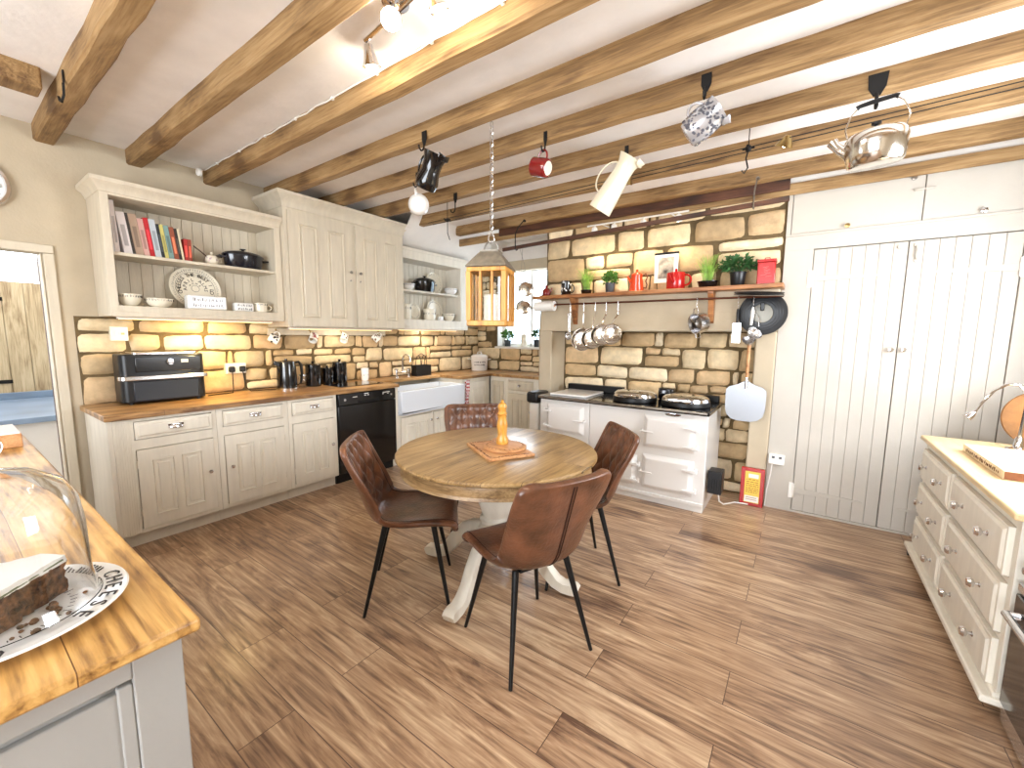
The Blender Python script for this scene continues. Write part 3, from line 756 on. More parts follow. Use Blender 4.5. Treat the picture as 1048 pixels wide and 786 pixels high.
b = B(); b.box(-2.09, -1.69, 3.64, 4.08, .855, .873); lab(b.build('simmer_lid', enamel_m, t, bevel=.006), 'flat white lid over the left hotplates')
b = B(); b.box(-2.13, -1.50, 4.11, 4.18, .855, .925); b.build('back_upstand', black_m, t, bevel=.005)
b = B(); b.box(-1.0, -.60, 4.12, 4.18, .855, .915); b.build('back_upstand', black_m, t, bevel=.005)
for cx in (-1.265, -.815):
    b = B(); b.lathe([(.195, .856), (.20, .862), (.20, .89), (.195, .90)], (cx, 3.80, 0), n=40); b.mi = 1
    b.lathe([(.195, .90), (.188, .925), (.165, .942), (.10, .952), (0, .955)], (cx, 3.80, 0), n=40)
    l = b.build('hotplate_lid', [black_m, chrome_m], t)
    b = B(); b.tube([(cx - .09, 3.62, .915), (cx - .085, 3.575, .925), (cx + .085, 3.575, .925), (cx + .09, 3.62, .915)], .010, 8); b.build('coil_handle', chrome_m, l)
    b = B(); b.box(cx - .03, cx + .03, 3.98, 4.04, .856, .93); b.build('lid_hinge', black_m, l, bevel=.004)
b = B(); b.box(-1.115, -.975, 4.02, 4.11, .857, .965); tag(b.build('black_tin', blackgloss_m, None, (-1.04, 4.06, .857), bevel=.012, seg=3), 'shiny black tin standing between the round lids at the back of the range', 'tin')

# pedal bin squeezed left of the range
t = T('pedal_bin', 'slim white pedal bin with black lid between the corner cabinets and the range', 'bin', (-2.32, 3.78, 0))
b = B(); b.prism([(-.055, -.10), (.055, -.10), (.055, .10), (-.055, .10)], lambda a, c, h: V((-2.31 + a, 3.78 + c, h)), 0, .74); b.build('body', plastic_m, t, bevel=.02, seg=3)
b = B(); b.prism([(-.075, -.13), (.075, -.13), (.075, .12), (-.075, .12)], lambda a, c, h: V((-2.315 + a, 3.78 + c, h)), .74, .86); b.build('lid', blackplastic_m, t, bevel=.03, seg=3)
# controller box fixed on the cooker's end
t = T('control_box', 'black electric control box low on the right end of the range', 'box', (-.515, 3.68, .17))
b = B(); b.box(-.572, -.465, 3.62, 3.76, .17, .36); b.build('case', blackplastic_m, t, bevel=.008)
b = B()
for k in range(5): b.box(-.555 + k * .018, -.547 + k * .018, 3.617, 3.63, .21, .30)
b.build('vent', black_m, t)
b = B(); b.tube([(-.50, 3.72, .17), (-.49, 3.74, .08), (-.47, 3.85, .02), (-.40, 3.98, .012), (-.30, 4.0, .012)], .006, 6); lab(b.build('cable', plastic_m, t), 'white cable running down to the floor')
# red boxed card on the floor
t = T('red_box', 'flat red box with yellow printed panel standing on the floor by the white post', 'box', (-.28, 4.03, 0))
b = B(); b.box(-.368, -.192, 4.005, 4.045, 0, .332); b.build('carton', red_m, t, bevel=.004)
FK = Fr((0, 4.005, 0), (1, 0, 0), (0, -1, 0)); rnd = random.Random(4)
b = B(); b.fb(FK, -.336, -.222, .03, .305, 0, .001); pan = b.build('printed_panel', mat('yellow_card', (240, 206, 96), .6), t)
b = B()
b.fb(FK, -.332, -.226, .035, .09, .001, .0016); b.fb(FK, -.31, -.235, .25, .285, .001, .0016); lab(b.build('white_label', paper_m, pan), 'white panels at top and foot of the print')
b = B()
for z in (.12, .137, .154, .175, .192, .21, .23):
    x = -.325
    while x < -.235:
        wv = rnd.uniform(.008, .03); b.fb(FK, x, min(x + wv, -.23), z, z + .007, .001, .0016); x += wv + .006
for z in (.055, .072): b.fb(FK, -.32, -.24, z, z + .005, .0016, .0022)
lab(b.build('print_lines', mat('amber_print', (176, 116, 40), .6), pan), 'illegible lines of print')

# ------------------------------------------------------------------ built-in cupboard right of the chimney
FC = Fr((0, 4.08, 0), (1, 0, 0), (0, -1, 0)); CX0, CX1 = -.188, 1.44
t = T('built_in_cupboard', 'full height built-in cupboard with two planked doors and small top doors', 'cupboard', (.6, 4.4, 0))
b = B(); b.fb(FC, CX0, CX1, 0, 2.62, -.6, -.045)
for a in ((CX0, .006, 0, 2.145), (1.096, CX1, 0, 2.145), (CX0, CX1, 2.143, 2.262), (CX0, -.158, 2.262, 2.625), (CX0, CX1, 2.602, 2.625)): b.fb(FC, *a, -.045, 0)
b.build('frame', greywhite, t, bevel=.003)
b = B(); b.fb(FC, CX0 - .0, CX1, 2.252, 2.270, 0, .010); b.build('ledge_moulding', greywhite, t, bevel=.003)
def planked(u0, u1, knob_u, hinge_u, s):
    b = B(); n = 7; p_ = (u1 - u0) / n
    for k in range(n): b.fb(FC, u0 + k * p_ + .0006, u0 + (k + 1) * p_ - .0006, .018, 2.137, -.03, -.004)
    b.fb(FC, u0, u1, .018, 2.137, -.032, -.012)
    d = b.build('door', greywhite, t, bevel=.0025)
    b = B(); b.lathe([(.008, 0), (.007, .016), (.018, .022), (.020, .030), (.014, .038), (0, .040)], FC.p(knob_u, -.004, 1.372), FC.n, 16); b.build('knob', chrome_m, d)
    for hz in (1.915, .185):
        b = B(); b.prism([(0, -.024), (.43, -.007), (.445, 0), (.43, .007), (0, .024)], lambda a, c, h: FC.p(hinge_u + s * a, h, hz + c), -.006, .003)
        b.build('strap_hinge', greywhite, d, bevel=.001)
        b = B(); b.fb(FC, hinge_u - .03 if s > 0 else hinge_u - .0, hinge_u if s > 0 else hinge_u + .03, hz - .065, hz + .065, 0, .006); b.cyl(FC.p(hinge_u, .006, hz - .06), FC.p(hinge_u, .006, hz + .06), .007, n=8)
        b.build('hinge_plate', plastic_m, d, bevel=.001)
    return d
d1 = planked(.010, .550, .517, .010, 1); d2 = planked(.555, 1.092, .585, 1.092, -1)
b = B(); b.tube([FC.p(.592, .006, 2.105), FC.p(.598, .012, 2.07), FC.p(.594, .012, 2.03), FC.p(.60, .006, 2.005)], .006, 8); b.lathe([(.016, 0), (.014, .008), (0, .010)], FC.p(.592, -.004, 2.108), FC.n, 12); b.lathe([(.016, 0), (.014, .008), (0, .010)], FC.p(.60, -.004, 2.003), FC.n, 12); lab(b.build('hook_latch', greywhite, d2), 'painted hook latch')
b = B(); b.lathe([(.015, 0), (.013, .012), (0, .014)], FC.p(.505, -.004, 2.103), FC.n, 12); b.build('latch_knob', greywhite, d1)
for u0, u1, ku in ((-.154, .600, .196), (.605, 1.40, .893)):
    b = B(); b.fb(FC, u0, u1, 2.272, 2.600, -.03, -.004); d = b.build('top_door', greywhite, t, bevel=.003)
    b = B(); b.lathe([(.007, 0), (.006, .012), (.016, .018), (.017, .026), (0, .032)], FC.p(ku, -.004, 2.290), FC.n, 14); b.build('knob', chrome_m if ku > .5 else brass_m, d)
    if ku < .5:
        b = B(); b.lathe([(.016, 0), (.016, .012), (0, .016)], FC.p(.54, -.004, 2.565), FC.n, 12); b.build('button_catch', pewter_m, d)
        b = B(); b.fb(FC, .545, .655, 2.475, 2.490, -.004, .010); b.build('turn_latch', greywhite, d, bevel=.004)
b = B(); b.fb(FC, CX0, CX1, 0, .016, -.03, .004); b.build('threshold', greywhite, t)
# socket and cable on the post
t = T('wall_socket', 'white switched socket on the cupboard post above the red box', 'socket', (-.12, 4.07, .43))
b = B(); b.fb(FC, -.178, -.064, .388, .474, 0, .035); b.build('back_box', plastic_m, t, bevel=.005)
b = B(); b.fb(FC, -.105, -.085, .44, .46, .035, .039); b.build('switch', greyink_m, t)
b = B(); b.fb(FC, -.155, -.135, .44, .46, .035, .039); b.build('switch', greyink_m, t)
b = B(); b.tube([FC.p(-.15, .02, .388), FC.p(-.155, .02, .3), FC.p(-.175, .015, .15), FC.p(-.18, .012, .01)], .005, 6); b.build('cable', plastic_m, t)

# ------------------------------------------------------------------ chest of drawers on the right
XC = .70; FD = Fr((XC, 0, 0), (0, 1, 0), (-1, 0, 0))
t = T('chest_of_drawers', 'low cream chest of six drawers with pine top against the right wall', 'chest', (.95, 2.97, 0))
cy0, cy1 = 2.255, 3.70
rows = [(.555, .75), (.325, .525), (.105, .295)]; cols = [(2.30, 3.005, (2.46, 2.79)), (3.045, 3.665, (3.18, 3.515))]
holes = [(a - .004, c + .004, z0 - .004, z1 + .004) for z0, z1 in rows for a, c, _ in cols]
carcass(t, FD, cy0, cy1, .52, .075, .795, cream2, openings=holes, plinth=False, name='case')
for z0, z1 in rows:
    for a, c, kn in cols: drawer(t, FD, a, c, z0, z1, .006, cream2, None, kn)
b = B(); b.fb(FD, cy0 - .02, cy1 + .04, .055, .085, -.53, .045); b.fb(FD, cy0 - .01, cy1 + .01, .08, .105, -.52, .012); b.build('base_moulding', cream2, t, bevel=.008, seg=3)
b = B(); b.fb(FD, cy0 - .03, cy1 + .03, .797, .825, -.54, .03); b.build('top', mat('scrubbed_pine', (222, 196, 150), .4, var=.08, vscale=6, stretch=(12, 1, 12)), t, bevel=.008, seg=3)
for y in (cy0 + .05, cy1 + .005):
    for x in ((XC - .012 if y > 3 else XC + .08), XC + .46):
        b = B(); b.cyl((x - .016, y, .028), (x + .016, y, .028), .028, n=16); b.box(x - .006, x + .006, y - .006, y + .006, .02, .058); lab(b.build('castor', blackplastic_m, t), 'black castor wheel')
# cooker beside it
t = T('cooker', 'freestanding black glass fronted cooker at the near end of the cream chest', 'cooker', (1.0, 1.9, 0))
b = B(); b.box(.72, 1.30, 1.62, 2.222, .02, .80); b.build('body', blackplastic_m, t, bevel=.004)
FO = Fr((.72, 0, 0), (0, 1, 0), (-1, 0, 0))
b = B(); b.fb(FO, 1.63, 2.215, .10, .535, 0, .022); dr = b.build('oven_door', blackgloss_m, t, bevel=.004)
b = B(); b.tube([FO.p(2.16, .02, .47), FO.p(2.16, .055, .47), FO.p(1.70, .055, .47), FO.p(1.70, .02, .47)], .013, 10); lab(b.build('bar_handle', steel_m, dr), 'brushed steel bar handle')
b = B(); b.fb(FO, 1.625, 2.22, .545, .575, 0, .018); lab(b.build('trim_strip', steel_m, t, bevel=.002), 'steel trim strip')
for y in (2.165, 2.05, 1.93, 1.81):
    b = B(); b.lathe([(.022, 0), (.020, .022), (.012, .03), (0, .031)], FO.p(y, 0, .64), FO.n, 16); b.build('control_knob', steel_m, t)
b = B(); b.fb(FO, 1.63, 2.215, .02, .09, 0, .012); lab(b.build('kick_panel', steel_m, t), 'steel kick panel')
b = B(); b.box(.715, 1.31, 1.615, 2.225, .80, .825); b.build('hob', blackgloss_m, t, bevel=.003)

# ------------------------------------------------------------------ island in the left foreground
IX, IY = -.885, .252
t = T('kitchen_island', 'grey painted island cabinet in the left foreground below the pine top', 'island', (-2.0, -.25, 0))
FI = Fr((IX - .035, 0, 0), (0, 1, 0), (1, 0, 0))
b = B(); b.box(-3.12, IX - .06, -.72, IY - .03, .0, .893); b.build('carcass', greypaint, t)
b = B()
for a in ((.158, IY - .022, .0, .893), (-.72, -.62, 0, .893), (-.62, .158, .845, .893), (-.62, .158, 0, .12)): b.fb(FI, *a, -.025, 0)
b.fb(FI, -.60, .150, .14, .825, -.025, -.010)
b.fb(FI, .137, .158, .60, .835, -.02, -.004)
b.build('end_frame', greypaint, t, bevel=.003)
b = B(); b.box(-3.25, IX, -.78, IY, .896, .922)
tag(b.build('island_worktop', island_m, None, (-2.0, -.25, .881), bevel=.006), 'knotty pine worktop of the island, carrying the glass cake dome', 'worktop')
# ------------------------------------------------------------------ round pedestal table
TC = V((-1.44, 1.895, 0)); TR = .583; TZ = .785
t = T('dining_table', 'round oak topped dining table on a white turned pedestal', 'table', TC)
b = B(); b.lathe([(0, TZ - .032), (TR - .03, TZ - .032), (TR - .012, TZ - .028), (TR, TZ - .018), (TR, TZ - .010), (TR - .006, TZ - .002), (TR - .016, TZ), (0, TZ)], TC, n=96)
b.build('tabletop', table_m, t, angle=20)
b = B(); b.lathe([(TR - .035, TZ - .032), (TR - .030, TZ - .05), (TR - .034, TZ - .085), (TR - .028, TZ - .10), (TR - .045, TZ - .105), (TR - .06, TZ - .10), (TR - .06, TZ - .032)], TC, n=96)
b.build('apron', tableedge_m, t, angle=25)
b = B(); b.lathe([(0, .09), (.07, .09), (.085, .12), (.115, .16), (.12, .24), (.11, .30), (.088, .33), (.10, .35), (.10, .37), (.085, .385), (.095, .42), (.122, .50), (.126, .56), (.112, .61), (.10, .63), (.118, .65), (.118, .665), (.10, .675), (.13, .69), (.13, .70), (0, .70)], TC, n=40)
b.build('pedestal', cream2, t, angle=30)
for k in range(4):
    a = R(9.5 + 90 * k); d = V((math.cos(a), math.sin(a), 0)); s = V((-math.sin(a), math.cos(a), 0)); b = B(); prev = None
    P_ = [(.08, .27, .055), (.15, .268, .058), (.22, .235, .056), (.285, .172, .050), (.335, .105, .044), (.385, .060, .038), (.43, .043, .036), (.47, .044, .040), (.50, .042, .036), (.515, .036, .022)]
    for i, (r, z, h) in enumerate(P_):
        wd = .030 if i < 5 else .034
        dz = V((0, 0, 1)); j0, j1 = P_[max(0, i - 1)], P_[min(len(P_) - 1, i + 1)]
        tn = V((j1[0] - j0[0], j1[1] - j0[1])).normalized(); nn = d * (-tn.y) + dz * tn.x
        c = TC + d * r + dz * z
        q = [c + nn * h * .9 + s * wd * .6, c + nn * h * .7 + s * wd, c - nn * h * .7 + s * wd, c - nn * h * .9 + s * wd * .6, c - nn * h * .9 - s * wd * .6, c - nn * h * .7 - s * wd, c + nn * h * .7 - s * wd, c + nn * h * .9 - s * wd * .6]
        for v_ in q: v_.z = max(0.002, v_.z)
        ring = [b.bm.verts.new(v_) for v_ in q]
        if prev: b.skin(prev, ring)
        else: b.cap(ring)
        prev = ring
    b.cap(prev); b.build('leg', cream2, t, angle=50)
# board, discs and pepper mill on the table
def rot2(x, y, a): return V((x * math.cos(a) - y * math.sin(a), x * math.sin(a) + y * math.cos(a), 0))
BA = R(-30); BC = V((-1.405, 1.872, 0))
t = T('bread_board', 'square wooden board with carved lettering border under the round board on the table', 'board', BC + V((0, 0, TZ)), rz=0)
b = B(); b.prism([(-.185, -.138), (.185, -.138), (.185, .138), (-.185, .138)], lambda a, c, h: BC + rot2(a, c, BA) + V((0, 0, h)), TZ, TZ + .016); b.build('slab', board_m, t, bevel=.004)
b = B(); rnd = random.Random(3)
for (p0, p1, nn) in (((-.165, -.122), (.165, -.122), 24), ((.170, -.11), (.170, .11), 15), ((-.170, .11), (-.170, -.11), 15)):
    for i in range(nn):
        s0 = (i + .5) / nn; q = V(p0) * (1 - s0) + V(p1) * s0
        for k in range(2):
            e = BC + rot2(q.x + rnd.uniform(-.006, .006), q.y + rnd.uniform(-.007, .0), BA) + V((0, 0, TZ + .0165)); f_ = e + rot2(rnd.uniform(-.005, .005), rnd.uniform(.006, .012), BA)
            b.tube([e, f_], .0014, 4)
lab(b.build('carved_marks', mat('dark_carving', (96, 58, 34), .8), t), 'worn dark carved lettering')
rc = BC + rot2(.015, .028, BA)
t = T('round_board', 'round wooden trivet lying on the square bread board under the pepper mill', 'board', rc + V((0, 0, TZ + .017)))
b = B(); b.lathe([(0, 0), (.118, 0), (.125, .005), (.125, .012), (.118, .016), (.10, .018), (0, .018)], rc + V((0, 0, TZ + .017)), n=48); b.build('disc', board_m, t)
b = B()
for i in range(26):
    a = 2 * PI * i / 26; e = rc + V((math.cos(a) * .10, math.sin(a) * .10, TZ + .0355)); f_ = rc + V((math.cos(a + .06) * .112, math.sin(a + .06) * .112, TZ + .0345)); b.tube([e, f_], .0012, 4)
lab(b.build('carved_marks', MATS['dark_carving'], t), 'ring of worn carved lettering')
kc = BC + rot2(-.13, .06, BA)
b = B(); b.lathe([(0, 0), (.045, 0), (.048, .006), (.045, .014), (0, .015)], kc + V((0, 0, TZ + .017)), n=32); tag(b.build('wooden_coaster', board_m, None, kc + V((0, 0, TZ + .017))), 'small round wooden coaster on the far left corner of the bread board', 'coaster')
mc = rc + V((-.03, .015, TZ + .0355))
t = T('pepper_mill', 'turned golden wood pepper mill standing on the round board on the table', 'pepper mill', mc)
b = B(); b.lathe([(0, 0), (.034, 0), (.036, .01), (.034, .028), (.026, .05), (.028, .08), (.032, .105), (.030, .125), (.024, .150), (.027, .165), (.022, .168), (0, .168)], mc, n=28); b.build('body', mill_m, t, angle=30)
b = B(); b.lathe([(0, .168), (.022, .168), (.028, .178), (.022, .19), (.024, .205), (.027, .218), (.022, .234), (.008, .244), (.009, .256), (0, .260)], mc, n=28); b.build('head', mill_m, t, angle=30)

# ------------------------------------------------------------------ leather chairs
def cat(P, t):
    n = len(P) - 1; x = min(max(t, 0), 1) * n; i = min(int(x), n - 1); u = x - i
    p0, p1, p2, p3 = P[max(i - 1, 0)], P[i], P[i + 1], P[min(i + 2, n)]
    return [.5 * (2 * b_ + (c_ - a_) * u + (2 * a_ - 5 * b_ + 4 * c_ - d_) * u * u + (3 * b_ - a_ - 3 * c_ + d_) * u ** 3) for a_, b_, c_, d_ in zip(p0, p1, p2, p3)]
#        y     z    half   curl
CP = [(.245, .415, .205, 0), (.250, .448, .218, .0), (.225, .470, .226, .004), (.12, .470, .236, .020), (0, .458, .240, .036), (-.10, .455, .236, .055), (-.165, .475, .228, .075),
      (-.205, .525, .222, .085), (-.232, .60, .224, .080), (-.258, .685, .232, .062), (-.285, .775, .240, .042), (-.308, .850, .238, .030), (-.318, .888, .236, .026)]
TS = .50
def chair_surf(i, j, side, thick=.034, quilt=False):
    """i across 0..1, j along the profile; side +1 inner, -1 outer"""
    u = 2 * i - 1; y, z, hw, curl = cat(CP, j); y2, z2, _, _ = cat(CP, min(1, j + .004)); y1, z1, _, _ = cat(CP, max(0, j - .004))
    tn = V((0, y2 - y1, z2 - z1)).normalized(); nn = V((0, -tn.z, tn.y))   # towards the sitter
    if nn.z < 0 and j < .4: nn = -nn
    if j > .4 and nn.y < 0: nn = -nn
    L_ = 1 - j; rr = .075
    if L_ < .10:
        q = 1 - L_ / .10; hw = hw - rr + rr * math.sqrt(max(0, 1 - q * q))
    if j < .10:
        q = 1 - j / .10; hw = hw - .05 + .05 * math.sqrt(max(0, 1 - q * q))
    c = V((u * hw, y, z)) + nn * (curl * abs(u) ** 2.6)
    e = min(1, (1 - abs(u)) / .10); e = min(e, L_ / .025 if j > .5 else 1); e = min(e, j / .03 if j < .5 else 1); e = max(0, e)
    th = thick * (.30 + .70 * math.sqrt(1 - (1 - e) ** 2)) / 2
    off = th * side
    if quilt and side > 0:
        k = (j - TS) / (1 - TS); m_ = min(1, max(0, (1 - abs(u)) - .12) / .1) * min(1, max(0, (.94 - k)) / .06) * min(1, max(0, k - .10) / .1)
        A = u * 2.5 + k * 3.6; C = u * 2.5 - k * 3.6
        off += m_ * .017 * (abs(math.sin(PI * A)) ** .5 * abs(math.sin(PI * C)) ** .5 - .4)
    return c + nn * off
def pad(name, j0, j1, nu, nv, par, quilt):
    b = B()
    gi = b.grid(lambda i, j: chair_surf(i, j0 + (j1 - j0) * j, 1, quilt=quilt), nu, nv); go = b.grid(lambda i, j: chair_surf(i, j0 + (j1 - j0) * j, -1), nu, nv)
    for k in range(nu):
        b.f([gi[k][0], gi[k + 1][0], go[k + 1][0], go[k][0]]); b.f([gi[k][nv], gi[k + 1][nv], go[k + 1][nv], go[k][nv]])
    for k in range(nv):
        b.f([gi[0][k], gi[0][k + 1], go[0][k + 1], go[0][k]]); b.f([gi[nu][k], gi[nu][k + 1], go[nu][k + 1], go[nu][k]])
    return b.build(name, leather_m, par, local=True, angle=70)
chair = T('dining_chair', 'brown quilted leather chair nearest the camera, its plain seamed back turned this way', 'chair', (0, 0, 0), 'brown leather chairs round the table')
pad('seat', 0, TS, 28, 26, chair, False); bk = pad('backrest', TS - .002, 1, 80, 80, chair, True)
b = B(); b.tube([chair_surf(.5, TS - .05 + (1.02 - TS) * k / 20, -1) + V((0, -.001, 0)) for k in range(20)], .0035, 6)
b.tube([chair_surf(.53, TS - .05 + (1.02 - TS) * k / 20, -1) + V((0, -.001, 0)) for k in range(20)], .0022, 6)
lab(b.build('back_seam', seam_m, bk, local=True), 'dark piped seam down the outer back')
b = B()
for s in (-1, 1): b.tube([chair_surf(.5 + s * .43, TS * .1 + (1.0 - TS * .1 - .05) * k / 30, 1, quilt=False) for k in range(31)], .003, 6)
b.build('edge_piping', seam_m, bk, local=True)
for sx in (-1, 1):
    for sy in (-1, 1):
        b = B(); b.cyl((sx * .135, sy * .125 + .01, .445), (sx * .218, sy * .218, 0), .0155, .0085, 14)
        b.build('leg', black_m, chair, local=True)
b = B(); b.box(-.13, .13, .11, .135, .434, .450); b.box(-.12, .12, -.13, -.105, .434, .448); b.box(-.02, .02, -.12, .12, .436, .447); b.build('seat_frame', black_m, chair, local=True)
def place(o, x, y, fx, fy): o.location = (x, y, 0); o.rotation_euler = (0, 0, math.atan2(fy, fx) - PI / 2)
place(chair, -.995, 1.548, -.916, .40)
for (x, y, fx, fy, lb_) in ((-1.742, 1.487, .723, .69, 'brown quilted leather chair between the table and the black dishwasher'),
                            (-1.09, 2.235, -.743, -.669, 'brown quilted leather chair between the table and the range cooker'),
                            (-1.965, 2.345, .72, -.69, 'brown quilted leather chair on the sink side, only its back showing above the table')):
    c = dup(chair, (0, 0, 0), 0, lb_); place(c, x, y, fx, fy)

# ------------------------------------------------------------------ lantern on its chain
LC = V((-1.56, 1.99, 0)); LA = R(22)
t = T('hanging_lantern', 'golden wooden candle lantern with metal roof hanging over the table', 'lantern', LC + V((0, 0, 1.50)), rz=0)
def lp(a, c, z): return LC + rot2(a, c, LA) + V((0, 0, z))
hb_ = .105
b = B(); b.prism([(-hb_ - .012, -hb_ - .012), (hb_ + .012, -hb_ - .012), (hb_ + .012, hb_ + .012), (-hb_ - .012, hb_ + .012)], lp, 1.505, 1.535); b.build('base', lanternwood_m, t, bevel=.004)
b = B(); b.prism([(-hb_ - .012, -hb_ - .012), (hb_ + .012, -hb_ - .012), (hb_ + .012, hb_ + .012), (-hb_ - .012, hb_ + .012)], lp, 1.815, 1.84); b.build('top_rail', lanternwood_m, t, bevel=.004)
for sx in (-1, 1):
    for sy in (-1, 1):
        b = B(); b.prism([(sx * hb_ - .014, sy * hb_ - .014), (sx * hb_ + .014, sy * hb_ - .014), (sx * hb_ + .014, sy * hb_ + .014), (sx * hb_ - .014, sy * hb_ + .014)], lp, 1.535, 1.815); b.build('post', lanternwood_m, t, bevel=.002)
for k in range(4):
    a = LA + k * PI / 2
    def sp(x, y, z): return LC + rot2(x, y, a) + V((0, 0, z))
    for u in (-.035, .035):
        b = B(); b.prism([(u - .006, -hb_ - .006), (u + .006, -hb_ - .006), (u + .006, -hb_ + .006), (u - .006, -hb_ + .006)], sp, 1.535, 1.815); b.build('bar', lanternwood_m, t)
    b = B(); b.prism([(-hb_ + .014, -hb_ + .008), (hb_ - .014, -hb_ + .008), (hb_ - .014, -hb_ + .011), (-hb_ + .014, -hb_ + .011)], sp, 1.535, 1.815); b.build('glass_pane', pane_m, t)
b = B(); s_ = math.sqrt(2)
rings = [b.ring(LC + V((0, 0, z)), (0, 0, 1), r * s_, 4, ref=rot2(math.cos(PI / 4), math.sin(PI / 4), LA)) for r, z in ((.118, 1.84), (.122, 1.846), (.105, 1.87), (.075, 1.91), (.055, 1.935), (.055, 1.945))]
for A_, C_ in zip(rings, rings[1:]): b.skin(A_, C_)
b.cap(rings[0]); b.cap(rings[-1]); lab(b.build('roof', zinc_m, t, angle=20), 'weathered metal hipped roof')
b = B(); b.tube([lp(math.cos(q) * .045, 0, 1.945 + math.sin(q) * .06) for q in [PI * k / 10 for k in range(11)]], .005, 8); lab(b.build('bail_handle', pewter_m, t), 'metal bail handle')
b = B(); b.tube([lp(math.cos(q) * .018, math.sin(q) * .0, 2.02 + math.sin(q) * .025) for q in [2 * PI * k / 14 for k in range(14)]], .004, 6, closed=True)
z = 2.055; k = 0
while z < 2.68:
    pts = [LC + V(((math.cos(q) * .010 if k % 2 else 0), (0 if k % 2 else math.cos(q) * .010), z + math.sin(q) * .021)) for q in [2 * PI * i / 12 for i in range(12)]]
    b.tube(pts, .0032, 6, closed=True); z += .033; k += 1
lab(b.build('chain', steel_m, t), 'steel link chain')
b = B(); b.lathe([(0, 1.536), (.045, 1.536), (.045, 1.69), (.035, 1.695), (0, 1.69)], LC, n=24)
b.tube([LC + V((0, 0, 1.69)), LC + V((.002, 0, 1.71))], .0015, 6)
tag(b.build('pillar_candle', candle_m, None, LC + V((0, 0, 1.536))), 'thick ivory pillar candle inside the hanging lantern', 'candle')
# ------------------------------------------------------------------ shared small things
def pose(o, base, axis=(0, 0, 1), hdir=(1, 0, 0)):
    z = V(axis).normalized(); x = V(hdir); x = (x - z * x.dot(z)).normalized(); y = z.cross(x)
    mm = Matrix((x, y, z)).transposed(); o.location = base; o.rotation_euler = mm.to_euler(); return o
def vessel(prof, name, mt, par, n=28, th=.004, angle=50):
    """open pot turned from an outer profile, with an inner wall"""
    b = B(); inner = [(max(r - th, 0.0005), h) for r, h in reversed(prof) if r > th]
    inner[-1] = (inner[-1][0], inner[-1][1] + th)
    b.lathe([(0, prof[0][1])] + prof + inner + [(0, prof[0][1] + th)], n=n)
    return b.build(name, mt, par, local=True, angle=angle)
def loop_handle(par, r0, z0, z1, out, rad, mt, r1=None, name='handle', n=12):
    r1 = r0 if r1 is None else r1; b = B()
    b.tube([(r1 - .003, 0, z1)] + [(r0 + (r1 - r0) * (1 - k / n) + out * math.sin(PI * k / n), 0, z1 + (z0 - z1) * (.5 - .5 * math.cos(PI * k / n))) for k in range(1, n)] + [(r0 - .003, 0, z0)], rad, 8)
    return b.build(name, mt, par, local=True)
def print_band(par, r, z, h, n, seed, mt=None, arc=2 * PI, a0=0, w=.0013, label='band of small black lettering'):
    rnd = random.Random(seed); b = B()
    def fn(s, t): a = a0 + s * arc; d = V((math.cos(a), math.sin(a), 0)); return d * r + V((0, 0, z + t)), d
    scribble(b, fn, n, h, rnd, w); return lab(b.build('print_band', mt or ink_m, par, local=True), label)
def splashes(par, r, z0, z1, n, seed, mt, size=.012, label='painted pattern'):
    rnd = random.Random(seed); b = B()
    for k in range(n):
        a = rnd.uniform(0, 2 * PI); z = rnd.uniform(z0, z1); s = rnd.uniform(.5, 1) * size; d = V((math.cos(a), math.sin(a), 0)); rr = r(z) if callable(r) else r
        b.lathe([(s, 0), (s * .9, .0012), (0, .0014)], d * rr + V((0, 0, z)), d, 7, sx=rnd.uniform(.5, 1.3))
    return lab(b.build('painted_pattern', mt, par, local=True), label)
def mug(lb_, base, axis, hdir, r=.042, h=.088, mt=china_m, kind='mug', pat=None, group=None, name=None, flare=1.0):
    t = T(name or kind, lb_, kind, group=group)
    vessel([(r * .86, 0), (r * .95, .006), (r, .02), (r, h * .7), (r * flare, h)], 'cup', mt, t)
    loop_handle(t, r, h * .22, h * .80, r * .75, .006, mt)
    if pat: splashes(t, r, h * .15, h * .85, *pat)
    return pose(t, base, axis, hdir)
def plate_standing(lb_, y, r, xb, lean, mt=china_m, seed=1, z=1.635, group=None, print_n=40):
    """plate on edge leaning on the back boards"""
    t = T('dinner_plate', lb_, 'plate', group=group)
    b = B(); b.lathe([(0, 0), (r * .55, 0), (r * .62, .004), (r * .95, .016), (r, .020), (r * .985, .023), (r * .93, .020), (r * .62, .009), (0, .006)], n=48); b.build('dish', mt, t, local=True, angle=40)
    rnd = random.Random(seed); b = B()
    for i in range(print_n):
        a = 2 * PI * (i + rnd.uniform(-.2, .2)) / print_n; d = V((math.cos(a), math.sin(a), 0)); tt = V((-d.y, d.x, 0))
        b.tube([d * r * .74 + V((0, 0, .0145)), d * r * .86 + tt * rnd.uniform(-.004, .004) + V((0, 0, .0185))], .0012, 4)
    lab(b.build('rim_print', ink_m, t, local=True), 'ring of small dark lettering round the rim')
    a = lean; ax = V((math.cos(a), 0, math.sin(a)))
    return pose(t, V((xb, y, z + r * math.cos(a) + .002)), ax, (0, 1, 0))
